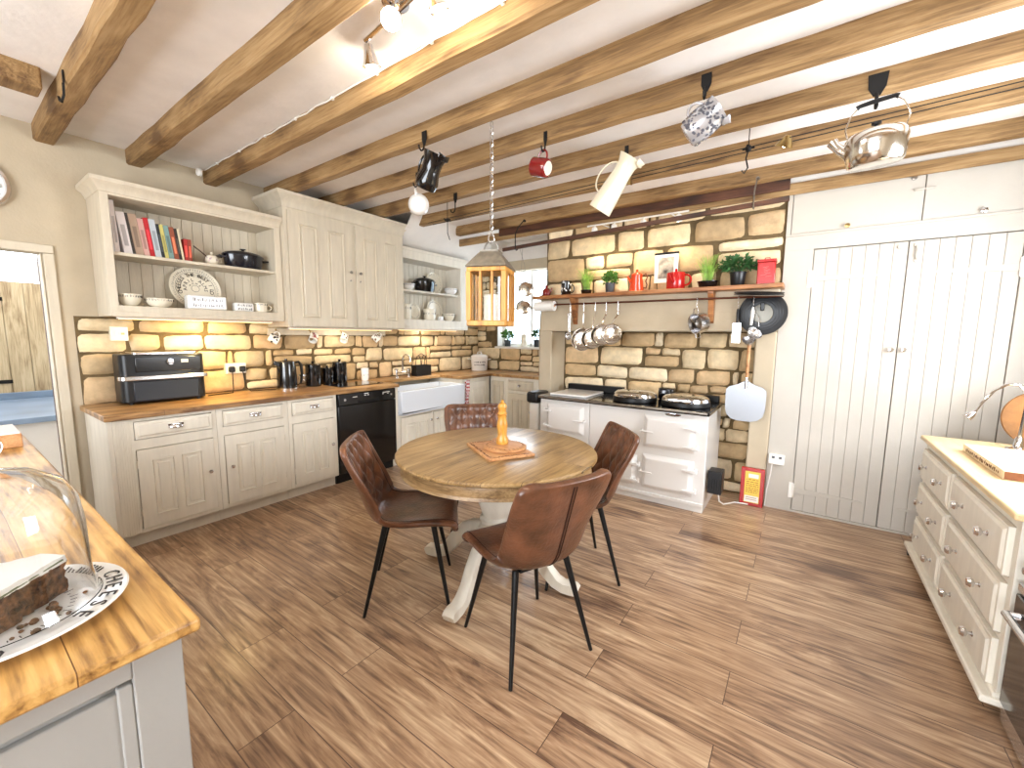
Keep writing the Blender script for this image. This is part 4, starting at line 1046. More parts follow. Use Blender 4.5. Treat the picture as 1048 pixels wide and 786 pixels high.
def foliage_grass(par, r, h, n, mt, seed, spread=.6):
    rnd = random.Random(seed); b = B()
    for k in range(n):
        a = rnd.uniform(0, 2 * PI); d = V((math.cos(a), math.sin(a), 0)); p = d * rnd.uniform(0, r * .7); s = rnd.uniform(.1, 1) * spread * h; hh = h * rnd.uniform(.6, 1); w_ = .0022; q = V((-d.y, d.x, 0)) * w_
        pts = [p + d * s * (t * t) + V((0, 0, .01 + hh * (t - .18 * t * t))) for t in (0, .3, .6, .85, 1)]
        vs = [(b.bm.verts.new(x - q * (1 - i * .2)), b.bm.verts.new(x + q * (1 - i * .2)), b.bm.verts.new(x + d * .0015)) for i, x in enumerate(pts)]
        for u_, v_ in zip(vs, vs[1:]):
            b.f([u_[0], u_[1], v_[1], v_[0]]); b.f([u_[1], u_[2], v_[2], v_[1]]); b.f([u_[2], u_[0], v_[0], v_[2]])
    return b.build('foliage', mt, par, local=True)
def foliage_bush(par, c, rx, rz, n, mt, seed, leaf=.02, ry=None):
    rnd = random.Random(seed); b = B()
    for k in range(n):
        a = rnd.uniform(0, 2 * PI); ph = math.acos(rnd.uniform(-.6, 1)); rr = rnd.uniform(.45, 1)
        d = V((math.sin(ph) * math.cos(a), math.sin(ph) * math.sin(a), math.cos(ph))); p = V(c) + V((d.x * rx * rr, d.y * (ry or rx) * rr, d.z * rz * rr))
        u = (d + V((rnd.uniform(-.6, .6), rnd.uniform(-.6, .6), rnd.uniform(-.3, .6)))).normalized(); s = u.orthogonal().normalized(); q = u.cross(s); L_ = leaf * rnd.uniform(.6, 1.2); wd = L_ * .36
        v0 = b.bm.verts.new(p - u * L_ * .5); v1 = b.bm.verts.new(p + s * wd + q * L_ * .1); v2 = b.bm.verts.new(p + u * L_ * .6); v3 = b.bm.verts.new(p - s * wd + q * L_ * .1); v4 = b.bm.verts.new(p - q * L_ * .06)
        for f_ in ((v0, v1, v4), (v1, v2, v4), (v2, v3, v4), (v3, v0, v4)): b.f(list(f_))
        if k % 4 == 0: b.tube([V((c[0] * .3, c[1] * .3, c[2] - rz * 1.0)), p], .0014, 4)
    return b.build('foliage', mt, par, local=True, flat=True)
def pot(par, r, h, mt, low=False):
    vessel([(r * .75, 0), (r * .80, .004), (r * .98, h * .9), (r * 1.04, h * .92), (r * 1.04, h)], 'pot', mt, par, th=.005)
    b = B(); b.lathe([(0, h * .86), (r * .9, h * .86), (r * .9, h * .8), (0, h * .8)], n=20); b.build('soil', soil_m, par, local=True)
def canister(lb_, base, r, h, mt=blackgloss_m, kind='canister', group=None):
    t = T('canister', lb_, kind, base, group)
    b = B(); b.lathe([(0, 0), (r * .97, 0), (r, .006), (r, h * .80), (r * .97, h * .81), (0, h * .81)], n=28); b.build('body', mt, t, local=True)
    b = B(); b.lathe([(r * 1.0, h * .815), (r * 1.03, h * .82), (r * 1.03, h * .86), (r * .9, h * .90), (r * .2, h * .92), (r * .14, h * .94), (r * .2, h * .965), (r * .2, h), (0, h)], n=28); b.build('lid', mt, t, local=True)
    return t
def casserole(lb_, base, rx, ry, h, mt=navy_m):
    t = T('casserole', lb_, 'casserole', base)
    hb = h * .62
    b = B(); b.lathe([(0, 0), (.82, 0), (.92, hb * .2), (.98, hb * .9), (1.0, hb), (0, hb)], n=36, sx=rx, sy=ry, ref=(1, 0, 0)); bd = b.build('body', mt, t, local=True)
    b = B(); b.lathe([(1.03, hb), (1.03, hb + .008), (.9, hb + h * .15), (.5, hb + h * .24), (0, hb + h * .26)], n=36, sx=rx, sy=ry, ref=(1, 0, 0))
    b.lathe([(.012, hb + h * .24), (.010, hb + h * .31), (.024, hb + h * .34), (.024, hb + h * .37), (0, hb + h * .38)], n=16); b.build('lid', mt, t, local=True)
    for s in (-1, 1):
        b = B(); b.tube([(-.03, s * (ry * .96), hb * .78), (-.028, s * (ry + .032), hb * .82), (.028, s * (ry + .032), hb * .82), (.03, s * (ry * .96), hb * .78)], .008, 8); b.build('handle', mt, t, local=True)
    return t
def bowl(lb_, base, r, h, seed, mt=china_m, group=None):
    t = T('bowl', lb_, 'bowl', base, group)
    vessel([(r * .5, 0), (r * .55, .006), (r * .82, h * .3), (r * .96, h * .7), (r, h)], 'dish', mt, t)
    print_band(t, r * .985, h * .70, h * .24, 30, seed)
    return t

# ------------------------------------------------------------------ things on the left open shelves
xs = -3.95
books = [  # y at foot, thickness, height, depth, lean deg, colour, label
    (.797, .022, .350, .20, 2, (232, 226, 222), 'tall thin white book at the far left end of the top shelf'),
    (.821, .026, .352, .20, 2, (226, 216, 212), 'tall white ring-spined book, second from the left on the shelf'),
    (.856, .046, .285, .20, 4, (236, 230, 230), 'thick white book leaning beside the two tall white ones'),
    (.908, .014, .285, .20, 5, (60, 52, 46), 'thin dark book between the thick white and the beige books'),
    (.925, .044, .285, .20, 5, (176, 150, 128), 'thick beige book right of the thin dark one'),
    (.972, .032, .262, .19, 7, (206, 160, 150), 'pale pink book between the beige and the red books'),
    (1.007, .028, .275, .19, 8, (180, 26, 34), 'bright red book leaning in the middle of the row'),
    (1.038, .036, .272, .19, 8, (186, 194, 200), 'pale grey blue book right of the bright red one'),
    (1.077, .018, .245, .19, 8, (40, 44, 46), 'black book right of the pale grey blue one'),
    (1.098, .022, .245, .18, 8, (200, 190, 110), 'yellow green book between the black and the teal books'),
    (1.123, .030, .245, .18, 8, (120, 150, 146), 'teal green book left of the rust coloured one'),
    (1.157, .029, .240, .18, 7, (146, 76, 50), 'rust brown book right of the teal green one'),
    (1.189, .017, .235, .18, 6, (46, 40, 36), 'slim black book right of the rust brown one'),
    (1.209, .012, .235, .18, 5, (224, 210, 176), 'slim cream book between the slim black and the short red ones'),
    (1.226, .024, .170, .15, 0, (170, 44, 38), 'short red book near the right end of the row'),
    (1.253, .022, .170, .15, 0, (150, 62, 44), 'short brick red book, last at the right end of the row')]
yb, pl_ = .797, 2
for (y, th, hh, dp, ln, col, lb_) in books:
    ln = 2 if ln == 2 else (6 if ln else 0)
    yb += max(0, .28 * (math.tan(R(ln)) - math.tan(R(pl_)))); y = yb; pl_ = ln; yb += th / math.cos(R(ln)) + .0016
    t = T('book', lb_, 'book', (xs, y, 1.9955), 'books on the left open shelf')
    mm = mat('book_cover_%d_%d_%d' % col, col, .55)
    b = B(); b.box(-dp, 0, 0, .002, 0, hh); b.box(-dp, 0, th - .002, th, 0, hh); b.box(-.003, .0, 0, th, 0, hh); b.build('cover', mm, t, local=True, bevel=.0008)
    b = B(); b.box(-dp + .004, -.004, .002, th - .002, .003, hh - .003); b.build('pages', paper_m, t, local=True)
    b = B()
    if th > .015:
        b.box(0, .0006, th * .25, th * .75, hh * .2, hh * .7)
        lab(b.build('spine_panel', mat('spine_%d_%d_%d' % col, [c * .8 if sum(col) > 380 else min(255, c * 1.5 + 20) for c in col], .6), t, local=True), 'printed spine lettering panel')
    t.rotation_euler = (R(ln), 0, 0)
t = T('cream_pot', 'small cream flowered pot with dark handle between the books and the black casserole', 'pot', (-3.99, 1.41, 1.9955))
b = B(); b.lathe([(0, 0), (.026, 0), (.042, .02), (.046, .045), (.036, .072), (.02, .082), (0, .084)], n=24); b.lathe([(.004, .082), (.012, .095), (.010, .106), (0, .11)], n=12); b.build('body', china_m, t, local=True)
b = B(); b.tube([(0, .04, .05), (0, .062, .06), (.0, .068, .035), (0, .043, .025)], .006, 8); b.build('loop_handle', china_m, t, local=True)
b = B(); b.tube([(0, -.03, .06), (0, -.075, .10), (0, -.12, .135)], .005, 8); lab(b.build('long_handle', mat('dark_wood', (70, 46, 30), .5), t, local=True), 'dark wooden handle sticking up left')
splashes(t, .046, .03, .06, 12, 4, redcloth_m, .008, 'painted flowers')
casserole('black oval lidded casserole on the upper left shelf, right of the books', (-3.99, 1.643, 1.9955), .10, .155, .168)
bowl('cream lettered bowl at the far left of the lower shelf', (-3.94, .868, 1.6325), .068, .085, 1, group='cream lettered bowls')
bowl('wide shallow cream bowl left of the big lettered plate', (-3.94, 1.035, 1.6325), .084, .065, 2, group='cream lettered bowls')
# big lettered plate
t = T('lettered_plate', 'large cream plate covered with rings of black lettering standing on the lower left shelf', 'plate')
b = B(); r = .178; b.lathe([(0, 0), (r * .55, 0), (r * .62, .003), (r * .95, .014), (r, .017), (r * .985, .020), (r * .93, .017), (r * .64, .008), (0, .006)], n=56); b.build('dish', china_m, t, local=True, angle=40)
b = B(); O = (0, 0, .0105)
ring_text(b, 'CHEESES THE BEST I LO', .042, (0, 0, .0125), (1, 0, 0), (0, 1, 0), .099, 205, -20)
ring_text(b, 'APRIL ALMS', .036, (0, 0, .0085), (1, 0, 0), (0, 1, 0), .060, 200, -20)
ring_text(b, 'HOME', .020, (0, 0, .0075), (1, 0, 0), (0, 1, 0), .036, 160, 20)
b.build('lettering', ink_m, t, local=True, flat=True)
b = B(); rnd = random.Random(8)
for i in range(60):
    a = 2 * PI * i / 60; d = V((math.cos(a), math.sin(a), 0)); q = V((-d.y, d.x, 0))
    b.tube([d * .146 + V((0, 0, .0165)) + q * rnd.uniform(-.003, .003), d * rnd.uniform(.153, .162) + V((0, 0, .0182))], .0014, 4)
lab(b.build('rim_script', ink_m, t, local=True), 'ring of small illegible script')
b = B(); b.tube([V((math.cos(a) * .027, math.sin(a) * .027, .0072)) for a in [2 * PI * k / 30 for k in range(30)]], .0012, 4, closed=True); b.tube([V((math.cos(a) * .135, math.sin(a) * .135, .015)) for a in [2 * PI * k / 60 for k in range(60)]], .001, 4, closed=True); b.build('ring_line', ink_m, t, local=True)
a = R(14); pose(t, V((-4.115 + .0, 1.32, 1.634 + r * math.cos(a))), (math.cos(a), 0, math.sin(a)), (0, 1, 0))
def dish_block(lb_, y, wd, h, dp, x, seed, mt, name, cat_):
    t = T(name, lb_, cat_, (x, y, 1.6325)); F = Fr((dp / 2, 0, 0), (0, 1, 0), (1, 0, 0))
    b = B(); b.box(-dp / 2, dp / 2, -wd / 2, wd / 2, 0, h); b.build('body', mt, t, local=True, bevel=.014, seg=4)
    rnd = random.Random(seed); b = B()
    for row, (z, hh) in enumerate(((h * .55, h * .28), (h * .15, h * .28))):
        scribble(b, lambda s, q: (F.p(-wd * .40 + s * wd * .8, .0, z + q), V((1, 0, 0))), int(wd / .018), hh, rnd, .0022)
    lab(b.build('print', greyink_m, t, local=True), 'two rows of blurred grey lettering')
    return t
dish_block('shiny white lettered dish standing in front of the big lettered plate', 1.325, .265, .108, .09, -3.925, 3, whitechina_m, 'butter_dish', 'dish')
dish_block('small white lettered dish between the shiny dish and the cream cup', 1.59, .145, .072, .08, -3.925, 5, whitechina_m, 'small_dish', 'dish')
t = mug('wide cream cup with lettered rim at the right end of the lower left shelf', (-3.93, 1.73, 1.6325), (0, 0, 1), (0, 1, 0), .052, .078, china_m, 'cup', None, None, 'tea_cup', 1.08)
print_band(t, .0545, .058, .016, 24, 9)

# ------------------------------------------------------------------ things on the corner shelves
bowl('small white bowl left of the black pot on the upper corner shelf', (-3.99, 3.46, 1.9905), .075, .075, 11, whitechina_m, 'bowls on the corner shelves')
casserole('round black lidded cooking pot on the upper corner shelf', (-4.01, 3.74, 1.9905), .115, .15, .20, blackgloss_m)
plate_standing('dark dotted cream plate standing behind the black pot on the upper corner shelf', 4.0, .145, -4.12, R(10), seed=4, z=1.99, group='plates on the corner shelves')
bowl('long low cream dish at the right of the upper corner shelf', (-3.975, 4.18, 1.9905), .088, .08, 12, whitechina_m, 'bowls on the corner shelves')
plate_standing('smaller cream plate on the lower corner shelf, left of the cream jug', 3.62, .105, -4.10, R(10), seed=5, group='plates on the corner shelves')
plate_standing('larger cream plate on the lower corner shelf, right of the cream jug', 4.0, .14, -4.12, R(10), seed=6, group='plates on the corner shelves')
t = mug('squat cream jug on the lower corner shelf between the two plates', (-3.99, 3.80, 1.6355), (0, 0, 1), (.3, 1, 0), .075, .14, china_m, 'jug', None, None, 'cream_jug', 1.1)
print_band(t, .0765, .07, .03, 26, 14)
mug('small white cup right of the cream jug on the corner shelf', (-3.96, 3.965, 1.6355), (0, 0, 1), (.5, -.8, 0), .038, .055, whitechina_m, 'cup')
bowl('cream lettered bowl at the right end of the lower corner shelf', (-3.99, 4.15, 1.6355), .085, .10, 15, china_m, 'bowls on the corner shelves')
t = mug('tall cream lettered jug half hidden at the left of the lower corner shelf', (-4.0, 3.43, 1.6355), (0, 0, 1), (-.3, -1, 0), .055, .185, china_m, 'jug', None, None, 'tall_jug', 1.05)
print_band(t, .056, .12, .04, 22, 16)

# ------------------------------------------------------------------ mugs and hooks on the mug rail
def rail_hook(y, lb_):
    b = B(); x = XL + .055
    b.tube([(x, y, 1.485), (x + .012, y, 1.483), (x + .018, y, 1.465), (x + .03, y, 1.452), (x + .042, y, 1.460), (x + .044, y, 1.475)], .003, 6); b.lathe([(.01, 0), (.008, .004), (0, .005)], (x, y, 1.485), (1, 0, 0), 10)
    tag(b.build('cup_hook', brass_m, None, (x, y, 1.45)), lb_, 'hook', 'cup hooks on the mug rail')
for y, lb_, pm, ax in ((1.955, 'white mug with black pattern hanging first on the left of the mug rail', (18, 1, ink_m, .014), (.45, .75, -.5)),
                       (2.285, 'white mug with red flowers hanging second on the mug rail', (16, 2, mat('red_print', (150, 40, 52), .4), .012), (.45, -.55, -.7)),
                       (2.635, 'white mug with dark and red flowers hanging third on the mug rail', (16, 3, mat('plum_print', (84, 36, 46), .4), .012), (.45, -.55, -.7)),
                       (3.125, 'pale mug with brown pattern hanging last on the right of the mug rail', (16, 4, mat('brown_print', (110, 86, 60), .4), .012), (.45, .55, -.7))):
    a = V(ax).normalized(); hd = V((.0, 0, 1)); hd = (hd - a * hd.dot(a)).normalized()
    base = V((XL + .094, y, 1.458)) - hd * (.042 + .027) - a * .045
    mug(lb_, base, a, hd, .042, .088, whitechina_m, 'mug', (pm[0], pm[1], pm[2], pm[3]), 'mugs on the rail')
    rail_hook(y, 'brass cup hook holding the ' + lb_.split(' hanging')[0])

# ------------------------------------------------------------------ worktop things, left to right
ZW = .9255
t = T('air_fryer', 'large black double drawer air fryer at the passage end of the worktop', 'air fryer', (-4.05, 1.035, ZW))
def fr_prism(b, x0, x1, y0, y1, z0, z1, r=.05):
    poly = []
    for cx, cy, a0 in ((x1 - r, y1 - r, 0), (x0 + r, y1 - r, 90), (x0 + r, y0 + r, 180), (x1 - r, y0 + r, 270)):
        for k in range(6): a = R(a0 + 18 * k); poly.append((cx + r * math.cos(a), cy + r * math.sin(a)))
    b.prism(poly, lambda a, c, h: V((a, c, h)), z0, z1)
b = B(); fr_prism(b, -4.165, -3.935, .78, 1.29, ZW + .012, ZW + .365); bd = b.build('body', blackplastic_m, t, bevel=.010, seg=3)
b = B(); b.box(-3.95, -3.925, .84, 1.235, ZW + .02, ZW + .17); b.build('drawer', mat('dark_blue_grey', (26, 31, 40), .4), t, bevel=.008)
b = B(); b.box(-3.95, -3.922, .86, 1.255, ZW + .235, ZW + .345); pn = b.build('control_panel', blackgloss_m, t, bevel=.004)
b = B(); fr_prism(b, -4.0, -3.905, .765, 1.305, ZW + .178, ZW + .208, .04); lab(b.build('handle_band', steel_m, t, bevel=.004), 'brushed steel handle band')
b = B(); fr_prism(b, -4.13, -3.93, .85, 1.245, ZW + .362, ZW + .378, .03); lab(b.build('top_trim', steel_m, t, bevel=.003), 'brushed steel top trim')
b = B(); b.lathe([(.024, 0), (.022, .014), (0, .016)], (-3.922, 1.06, ZW + .305), (1, 0, 0), 22); lab(b.build('dial', chrome_m, pn), 'round silver dial')
b = B(); b.box(-3.9222, -3.921, 1.13, 1.175, ZW + .297, ZW + .322); lab(b.build('display', mat('grey_display', (170, 176, 180), .3), pn), 'small pale display')
for y in (.83, 1.24):
    for x in (-4.12, -3.97):
        b = B(); b.cyl((x, y, ZW), (x, y, ZW + .014), .014, n=12); b.build('foot', blackplastic_m, t)
t = T('double_socket', 'white double socket with two black plugs on the stone right of the air fryer', 'socket', (XL + .05, 1.593, 1.135))
FS = Fr((XL + .045, 0, 0), (0, 1, 0), (1, 0, 0))
b = B(); b.fb(FS, 1.512, 1.676, 1.09, 1.182, -.04, .012); b.build('face_plate', plastic_m, t, bevel=.004)
for y, s in ((1.553, -1), (1.638, 1)):
    b = B(); b.fb(FS, y - .024, y + .024, 1.105, 1.155, .012, .045); pl = b.build('plug', blackplastic_m, t, bevel=.010, seg=3)
    b = B(); b.fb(FS, y - .007, y + .007, 1.163, 1.175, .012, .017); b.build('switch', plastic_m, t)
    b = B()
    b.tube([FS.p(y, .035, 1.105), FS.p(y + s * .004, .045, 1.04), FS.p(y + s * .01, .06, .96), FS.p(y + s * .03, .10, ZW + .006), FS.p(y + s * .15, .12, ZW + .006), FS.p(y + s * .23, .14, ZW + .006)], .0045, 6); b.build('cable', black_m, pl)
t = T('switch_plate', 'pale switched spur on the stone above the air fryer', 'switch', (XL + .05, .84, 1.437))
b = B(); b.fb(FS, .790, .890, 1.385, 1.49, -.04, .010); b.build('face_plate', china_m, t, bevel=.004)
b = B(); b.fb(FS, .815, .832, 1.43, 1.452, .010, .016); b.build('rocker', plastic_m, t)
b = B(); b.fb(FS, .848, .868, 1.43, 1.446, .010, .014); b.build('flex_outlet', brass_m, t)
t = T('electric_kettle', 'tall black electric kettle standing on the oak worktop left of the canisters', 'kettle', (-3.97, 1.945, ZW))
b = B(); b.lathe([(0, 0), (.088, 0), (.090, .018), (.086, .020), (0, .020)], n=28); lab(b.build('power_base', steel_m, t, local=True), 'steel power base')
b = B(); b.lathe([(0, .02), (.086, .02), (.085, .12), (.078, .25), (.074, .265), (.04, .275), (0, .277)], n=32); b.lathe([(.012, .275), (.012, .288), (0, .29)], n=12); b.build('body', blackgloss_m, t, local=True)
b = B(); b.prism([(-.020, .215), (.020, .215), (.020, .26), (-.020, .26)], lambda a, c, h: V((a * (1 - h * 6), -.066 - h, c + h * .35)), 0, .05); b.build('spout', blackgloss_m, t, local=True, bevel=.006)
b = B(); b.tube([(0, .07, .25), (0, .115, .255), (0, .140, .225), (0, .145, .14), (0, .135, .07), (0, .125, .05)], [.012, .013, .014, .012, .011, .009], 10); b.build('handle', blackplastic_m, t, local=True)
canister('black lidded canister nearest the kettle', (-4.03, 2.235, ZW), .072, .25, group='black canisters by the hob')
canister('small short black canister in the middle, between the two taller black canisters', (-4.092, 2.42, ZW), .064, .195, group='black canisters by the hob')
canister('tall black canister furthest right, just right of the short one', (-4.10, 2.572, ZW), .074, .255, group='black canisters by the hob')
t = T('glass_jar', 'small clear glass jar between the kettle and the first black canister', 'jar', (-4.02, 2.12, ZW))
vessel([(.038, 0), (.040, .01), (.040, .09), (.036, .10), (.036, .11)], 'jar_body', glass_m, t)
b = B(); b.lathe([(.039, .111), (.039, .128), (0, .130)], n=20); b.build('lid', steel_m, t, local=True)
b = B(); b.box(-4.022, -3.70, 2.33, 2.83, ZW, ZW + .006); t = tag(b.build('induction_hob', blackgloss_m, None, (-3.93, 2.58, ZW), bevel=.002), 'flat black glass hob set on the oak worktop in front of the canisters', 'hob')
t = T('white_beaker', 'small white beaker standing on the worktop right of the hob', 'beaker', (-4.09, 2.88, ZW)); vessel([(.036, 0), (.040, .01), (.043, .14)], 'beaker_body', whitechina_m, t)
print_band(t, .0405, .05, .03, 10, 5, greyink_m, label='faint grey print')
# bridge tap
t = T('bridge_tap', 'chrome bridge mixer tap on the worktop behind the white sink', 'tap', (-4.06, 3.40, ZW))
b = B()
for y in (-.095, .095): b.lathe([(.024, 0), (.022, .008), (.012, .014), (.012, .06), (.016, .065), (.016, .085), (.010, .09)], (0, y, 0), n=16)
b.tube([(0, -.095, .06), (0, .095, .06)], .011, 10); b.build('bridge', chrome_m, t, local=True)
b = B(); b.tube([(0, 0, .06), (0, 0, .20), (.01, 0, .245), (.04, 0, .275), (.08, 0, .28), (.12, 0, .262), (.14, 0, .225), (.142, 0, .20)], .011, 10); b.build('spout', chrome_m, t, local=True)
for y in (-.095, .095):
    b = B(); b.tube([(-.03, y, .10), (.03, y, .10)], .006, 8); b.tube([(0, y - .03, .10), (0, y + .03, .10)], .006, 8); b.cyl((0, y, .085), (0, y, .108), .008, n=10); b.build('cross_handle', chrome_m, t, local=True)
t = T('sink_caddy', 'black washing up caddy with a wire handle behind the sink', 'caddy', (-4.04, 3.69, ZW))
b = B(); b.box(-.05, .05, -.125, .125, 0, .004); b.box(-.05, -.046, -.125, .125, 0, .135); b.box(.046, .05, -.125, .125, 0, .135); b.box(-.05, .05, -.125, -.121, 0, .135); b.box(-.05, .05, .121, .125, 0, .135); b.box(-.05, .05, -.002, .002, 0, .12); b.build('tray', iron_m, t, local=True, bevel=.002)
b = B()
for y in (-.05, .05): b.tube([(0, y + .045 * math.cos(PI * k / 10), .13 + .13 * math.sin(PI * k / 10)) for k in range(11)], .004, 6)
b.tube([(0, -.05, .255), (0, 0, .285), (0, .05, .255)], .005, 6); lab(b.build('wire_handle', iron_m, t, local=True), 'looped black wire handle')
# enamel crock
t = T('enamel_crock', 'white enamel bread crock with grey lettering in the worktop corner', 'crock', (-3.985, 4.80, ZW))
b = B(); b.lathe([(0, 0), (.118, 0), (.122, .006), (.128, .20), (.131, .206), (0, .206)], n=36); b.build('body', enamel_m, t, local=True)
b = B(); b.lathe([(.132, .207), (.130, .216), (.10, .236), (.04, .246), (0, .247)], n=36); b.tube([(-.04, 0, .243), (-.03, 0, .275), (.03, 0, .275), (.04, 0, .243)], .007, 8); b.build('lid', enamel_m, t, local=True)
for s in (-1, 1):
    b = B(); a = V((1, .35, 0)).normalized(); q = V((-a.y, a.x, 0))
    b.tube([a * s * .12 + q * .03 + V((0, 0, .165)), a * s * .175 + q * .025 + V((0, 0, .17)), a * s * .175 - q * .025 + V((0, 0, .17)), a * s * .12 - q * .03 + V((0, 0, .165))], .007, 8); b.build('side_handle', enamel_m, t, local=True)
print_band(t, .1275, .115, .028, 12, 31, greyink_m, R(80), R(-90), .003, 'upper line of faded grey lettering')
print_band(t, .1265, .075, .026, 12, 32, greyink_m, R(80), R(-90), .003, 'lower line of faded grey lettering')
# wooden rack by the pier
t = T('wooden_rack', 'small brown wooden slatted rack on the return worktop below the window', 'rack', (-2.72, 4.78, ZW))
b = B(); b.box(-.18, .18, -.06, -.045, 0, .015); b.box(-.18, .18, .045, .06, 0, .015); b.build('rail', shelf_m, t, local=True)
for k in range(7):
    b = B(); b.box(-.165 + k * .055 - .006, -.165 + k * .055 + .006, -.06, .06, .015, .13); b.build('slat', shelf_m, t, local=True, bevel=.002)
# sill plants
t = T('sill_plant', 'bushy green plant in a dark pot on the left of the window sill', 'plant', (-3.70, 5.13, 1.286)); pot(t, .055, .095, mat('dark_pot', (56, 60, 64), .5)); foliage_bush(t, (0, 0, .17), .10, .08, 120, leaf_m, 5, .045)
t = T('stone_jar', 'pale beige ribbed jar in the middle of the window sill', 'jar', (-3.40, 5.13, 1.286))
b = B(); b.lathe([(0, 0), (.045, 0), (.05, .01), (.048, .15), (.04, .165), (.046, .17), (.03, .19), (0, .195)], n=24); b.build('jar_body', china_m, t, local=True); print_band(t, .0495, .06, .05, 10, 6, mat('beige_print', (170, 156, 130), .6), label='beige ribs')
t = T('sill_plant', 'small plant in a dark pot at the right of the window sill', 'plant', (-3.16, 5.10, 1.286)); pot(t, .05, .11, MATS['dark_pot']); foliage_bush(t, (0, 0, .18), .08, .07, 80, leaf2_m, 6, .04)
# ------------------------------------------------------------------ oak shelf over the range
ZS = 1.872; YSH = 3.95
t = T('mantel_shelf', 'long oak shelf on two brackets above the cooking recess', 'shelf', (-1.29, 3.96, 1.835))
b = B(); b.box(-2.435, -.165, 3.83, 4.07, 1.838, ZS); b.build('plank', shelf_m, t, bevel=.004)
for x in (-1.98, -.68):
    b = B(); prof = [(3.969, 1.837), (3.85, 1.837), (3.85, 1.815), (3.868, 1.80), (3.89, 1.775), (3.905, 1.73), (3.915, 1.67), (3.935, 1.63), (3.935, 1.60), (3.95, 1.575), (3.969, 1.57)]
    b.prism(prof, lambda a, c, h: V((x + h, a, c)), -.022, .022); b.build('bracket', shelf_m, t, bevel=.002)
b = B(); b.cyl((-2.40, 3.885, 1.778), (-.16, 3.885, 1.775), .009, n=10); lab(b.build('hanging_rail', mat('copper_brown', (92, 52, 38), .35, .6), t), 'dark copper coloured rail under the shelf')
t = T('paper_roll', 'white paper towel roll on the left end of the rail under the shelf', 'paper roll', (-2.31, 3.885, 1.778))
b = B(); b.lathe([(.012, -.115), (.052, -.115), (.052, .115), (.012, .115)], (-2.31, 3.885, 1.765), (1, 0, 0), 32); b.build('paper', paper_m, t, angle=30)
b = B(); b.cyl((-2.43, 3.885, 1.765), (-2.19, 3.885, 1.765), .011, n=12); b.build('core', board_m, t)
# things on the shelf, left to right
t = T('red_teapot', 'small dark red novelty teapot at the left end of the oak shelf', 'teapot', (-2.335, YSH, ZS))
b = B(); b.lathe([(0, 0), (.036, 0), (.046, .02), (.046, .05), (.034, .08), (.02, .092), (0, .094)], n=24); b.lathe([(.012, .09), (.018, .104), (.014, .118), (0, .125)], n=14); b.build('body', darkred_m, t, local=True)
b = B(); b.tube([(-.04, 0, .07), (-.075, 0, .075), (-.088, 0, .04), (-.075, 0, .015), (-.042, 0, .018)], .006, 8); b.build('handle', darkred_m, t, local=True)
b = B(); b.tube([(.04, 0, .04), (.06, 0, .06), (.066, 0, .09)], [.012, .009, .007], 8); b.build('spout', darkred_m, t, local=True)
t = T('pattern_mug', 'black and white patterned mug second from left on the oak shelf', 'mug', (-2.095, YSH, ZS))
vessel([(.050, 0), (.053, .004), (.053, .150)], 'cup', blackgloss_m, t); splashes(t, .053, .015, .138, 34, 7, whitechina_m, .014, 'white blotches'); loop_handle(t, .053, .03, .115, .03, .006, blackgloss_m); t.rotation_euler = (0, 0, R(35))
t = T('grass_plant', 'pale green grass in a low black pot, left part of the oak shelf', 'plant', (-1.862, YSH, ZS), 'grass plants on the oak shelf'); pot(t, .058, .045, blackgloss_m); foliage_grass(t, .045, .33, 120, grass_m, 3, .36)
t = T('leafy_plant', 'small leafy green plant in a grey pot between the grass and the orange pot', 'plant', (-1.61, YSH, ZS), 'leafy plants on the oak shelf'); pot(t, .05, .10, mat('grey_pot', (74, 78, 84), .5)); foliage_bush(t, (0, 0, .14), .085, .075, 190, leaf_m, 4, .032)
t = T('coffee_pot', 'bright orange enamel coffee pot on the oak shelf', 'coffee pot', (-1.345, YSH, ZS))
b = B(); b.lathe([(0, 0), (.066, 0), (.068, .006), (.050, .15), (.052, .155), (.048, .165), (.02, .185), (.008, .188), (.012, .20), (.008, .21), (0, .212)], n=32); b.build('body', orange_m, t, local=True)
b = B(); b.tube([(-.055, 0, .09), (-.075, 0, .125), (-.09, 0, .15)], [.013, .010, .008], 8); b.build('spout', orange_m, t, local=True)
b = B(); b.tube([(.052, 0, .145), (.085, 0, .165), (.10, 0, .13), (.085, 0, .095), (.098, 0, .06), (.09, 0, .03), (.06, 0, .035)], .006, 8); lab(b.build('handle', mat('rust_handle', (110, 60, 34), .4), t, local=True), 'dark curled handle')
t = T('picture_frame', 'small white mounted black and white picture leaning on the stone behind the red pot', 'picture', (-1.10, 4.04, ZS + .08))
FPIC = Fr((-1.10, 4.035, 0), (1, 0, 0), (0, -1, 0))
b = B(); b.fb(FPIC, -.105, .105, 1.95, 2.215, 0, .014); b.build('mount', paper_m, t, bevel=.002)
b = B(); b.fb(FPIC, -.07, .07, 1.99, 2.18, .014, .0155); b.build('print', mat('grey_photo_print', (128, 122, 112), .5, var=.6, vscale=14), t)
b = B(); b.fb(FPIC, -.11, .11, 2.205, 2.225, -.004, .018); b.build('hanger', iron_m, t, bevel=.003)
t = T('red_pot', 'round red enamel teapot right of the picture on the oak shelf', 'teapot', (-.985, YSH - .02, ZS))
b = B(); b.lathe([(0, 0), (.074, 0), (.078, .006), (.08, .14), (.076, .146), (.02, .158), (.007, .16), (.013, .172), (.008, .182), (0, .184)], n=36); b.build('body', red_m, t, local=True)
loop_handle(t, .079, .035, .125, .05, .008, red_m)
b = B(); b.tube([(.0, -.07, .06), (-.02, -.11, .09), (-.03, -.13, .135)], [.014, .011, .008], 8); b.build('spout', red_m, t, local=True)
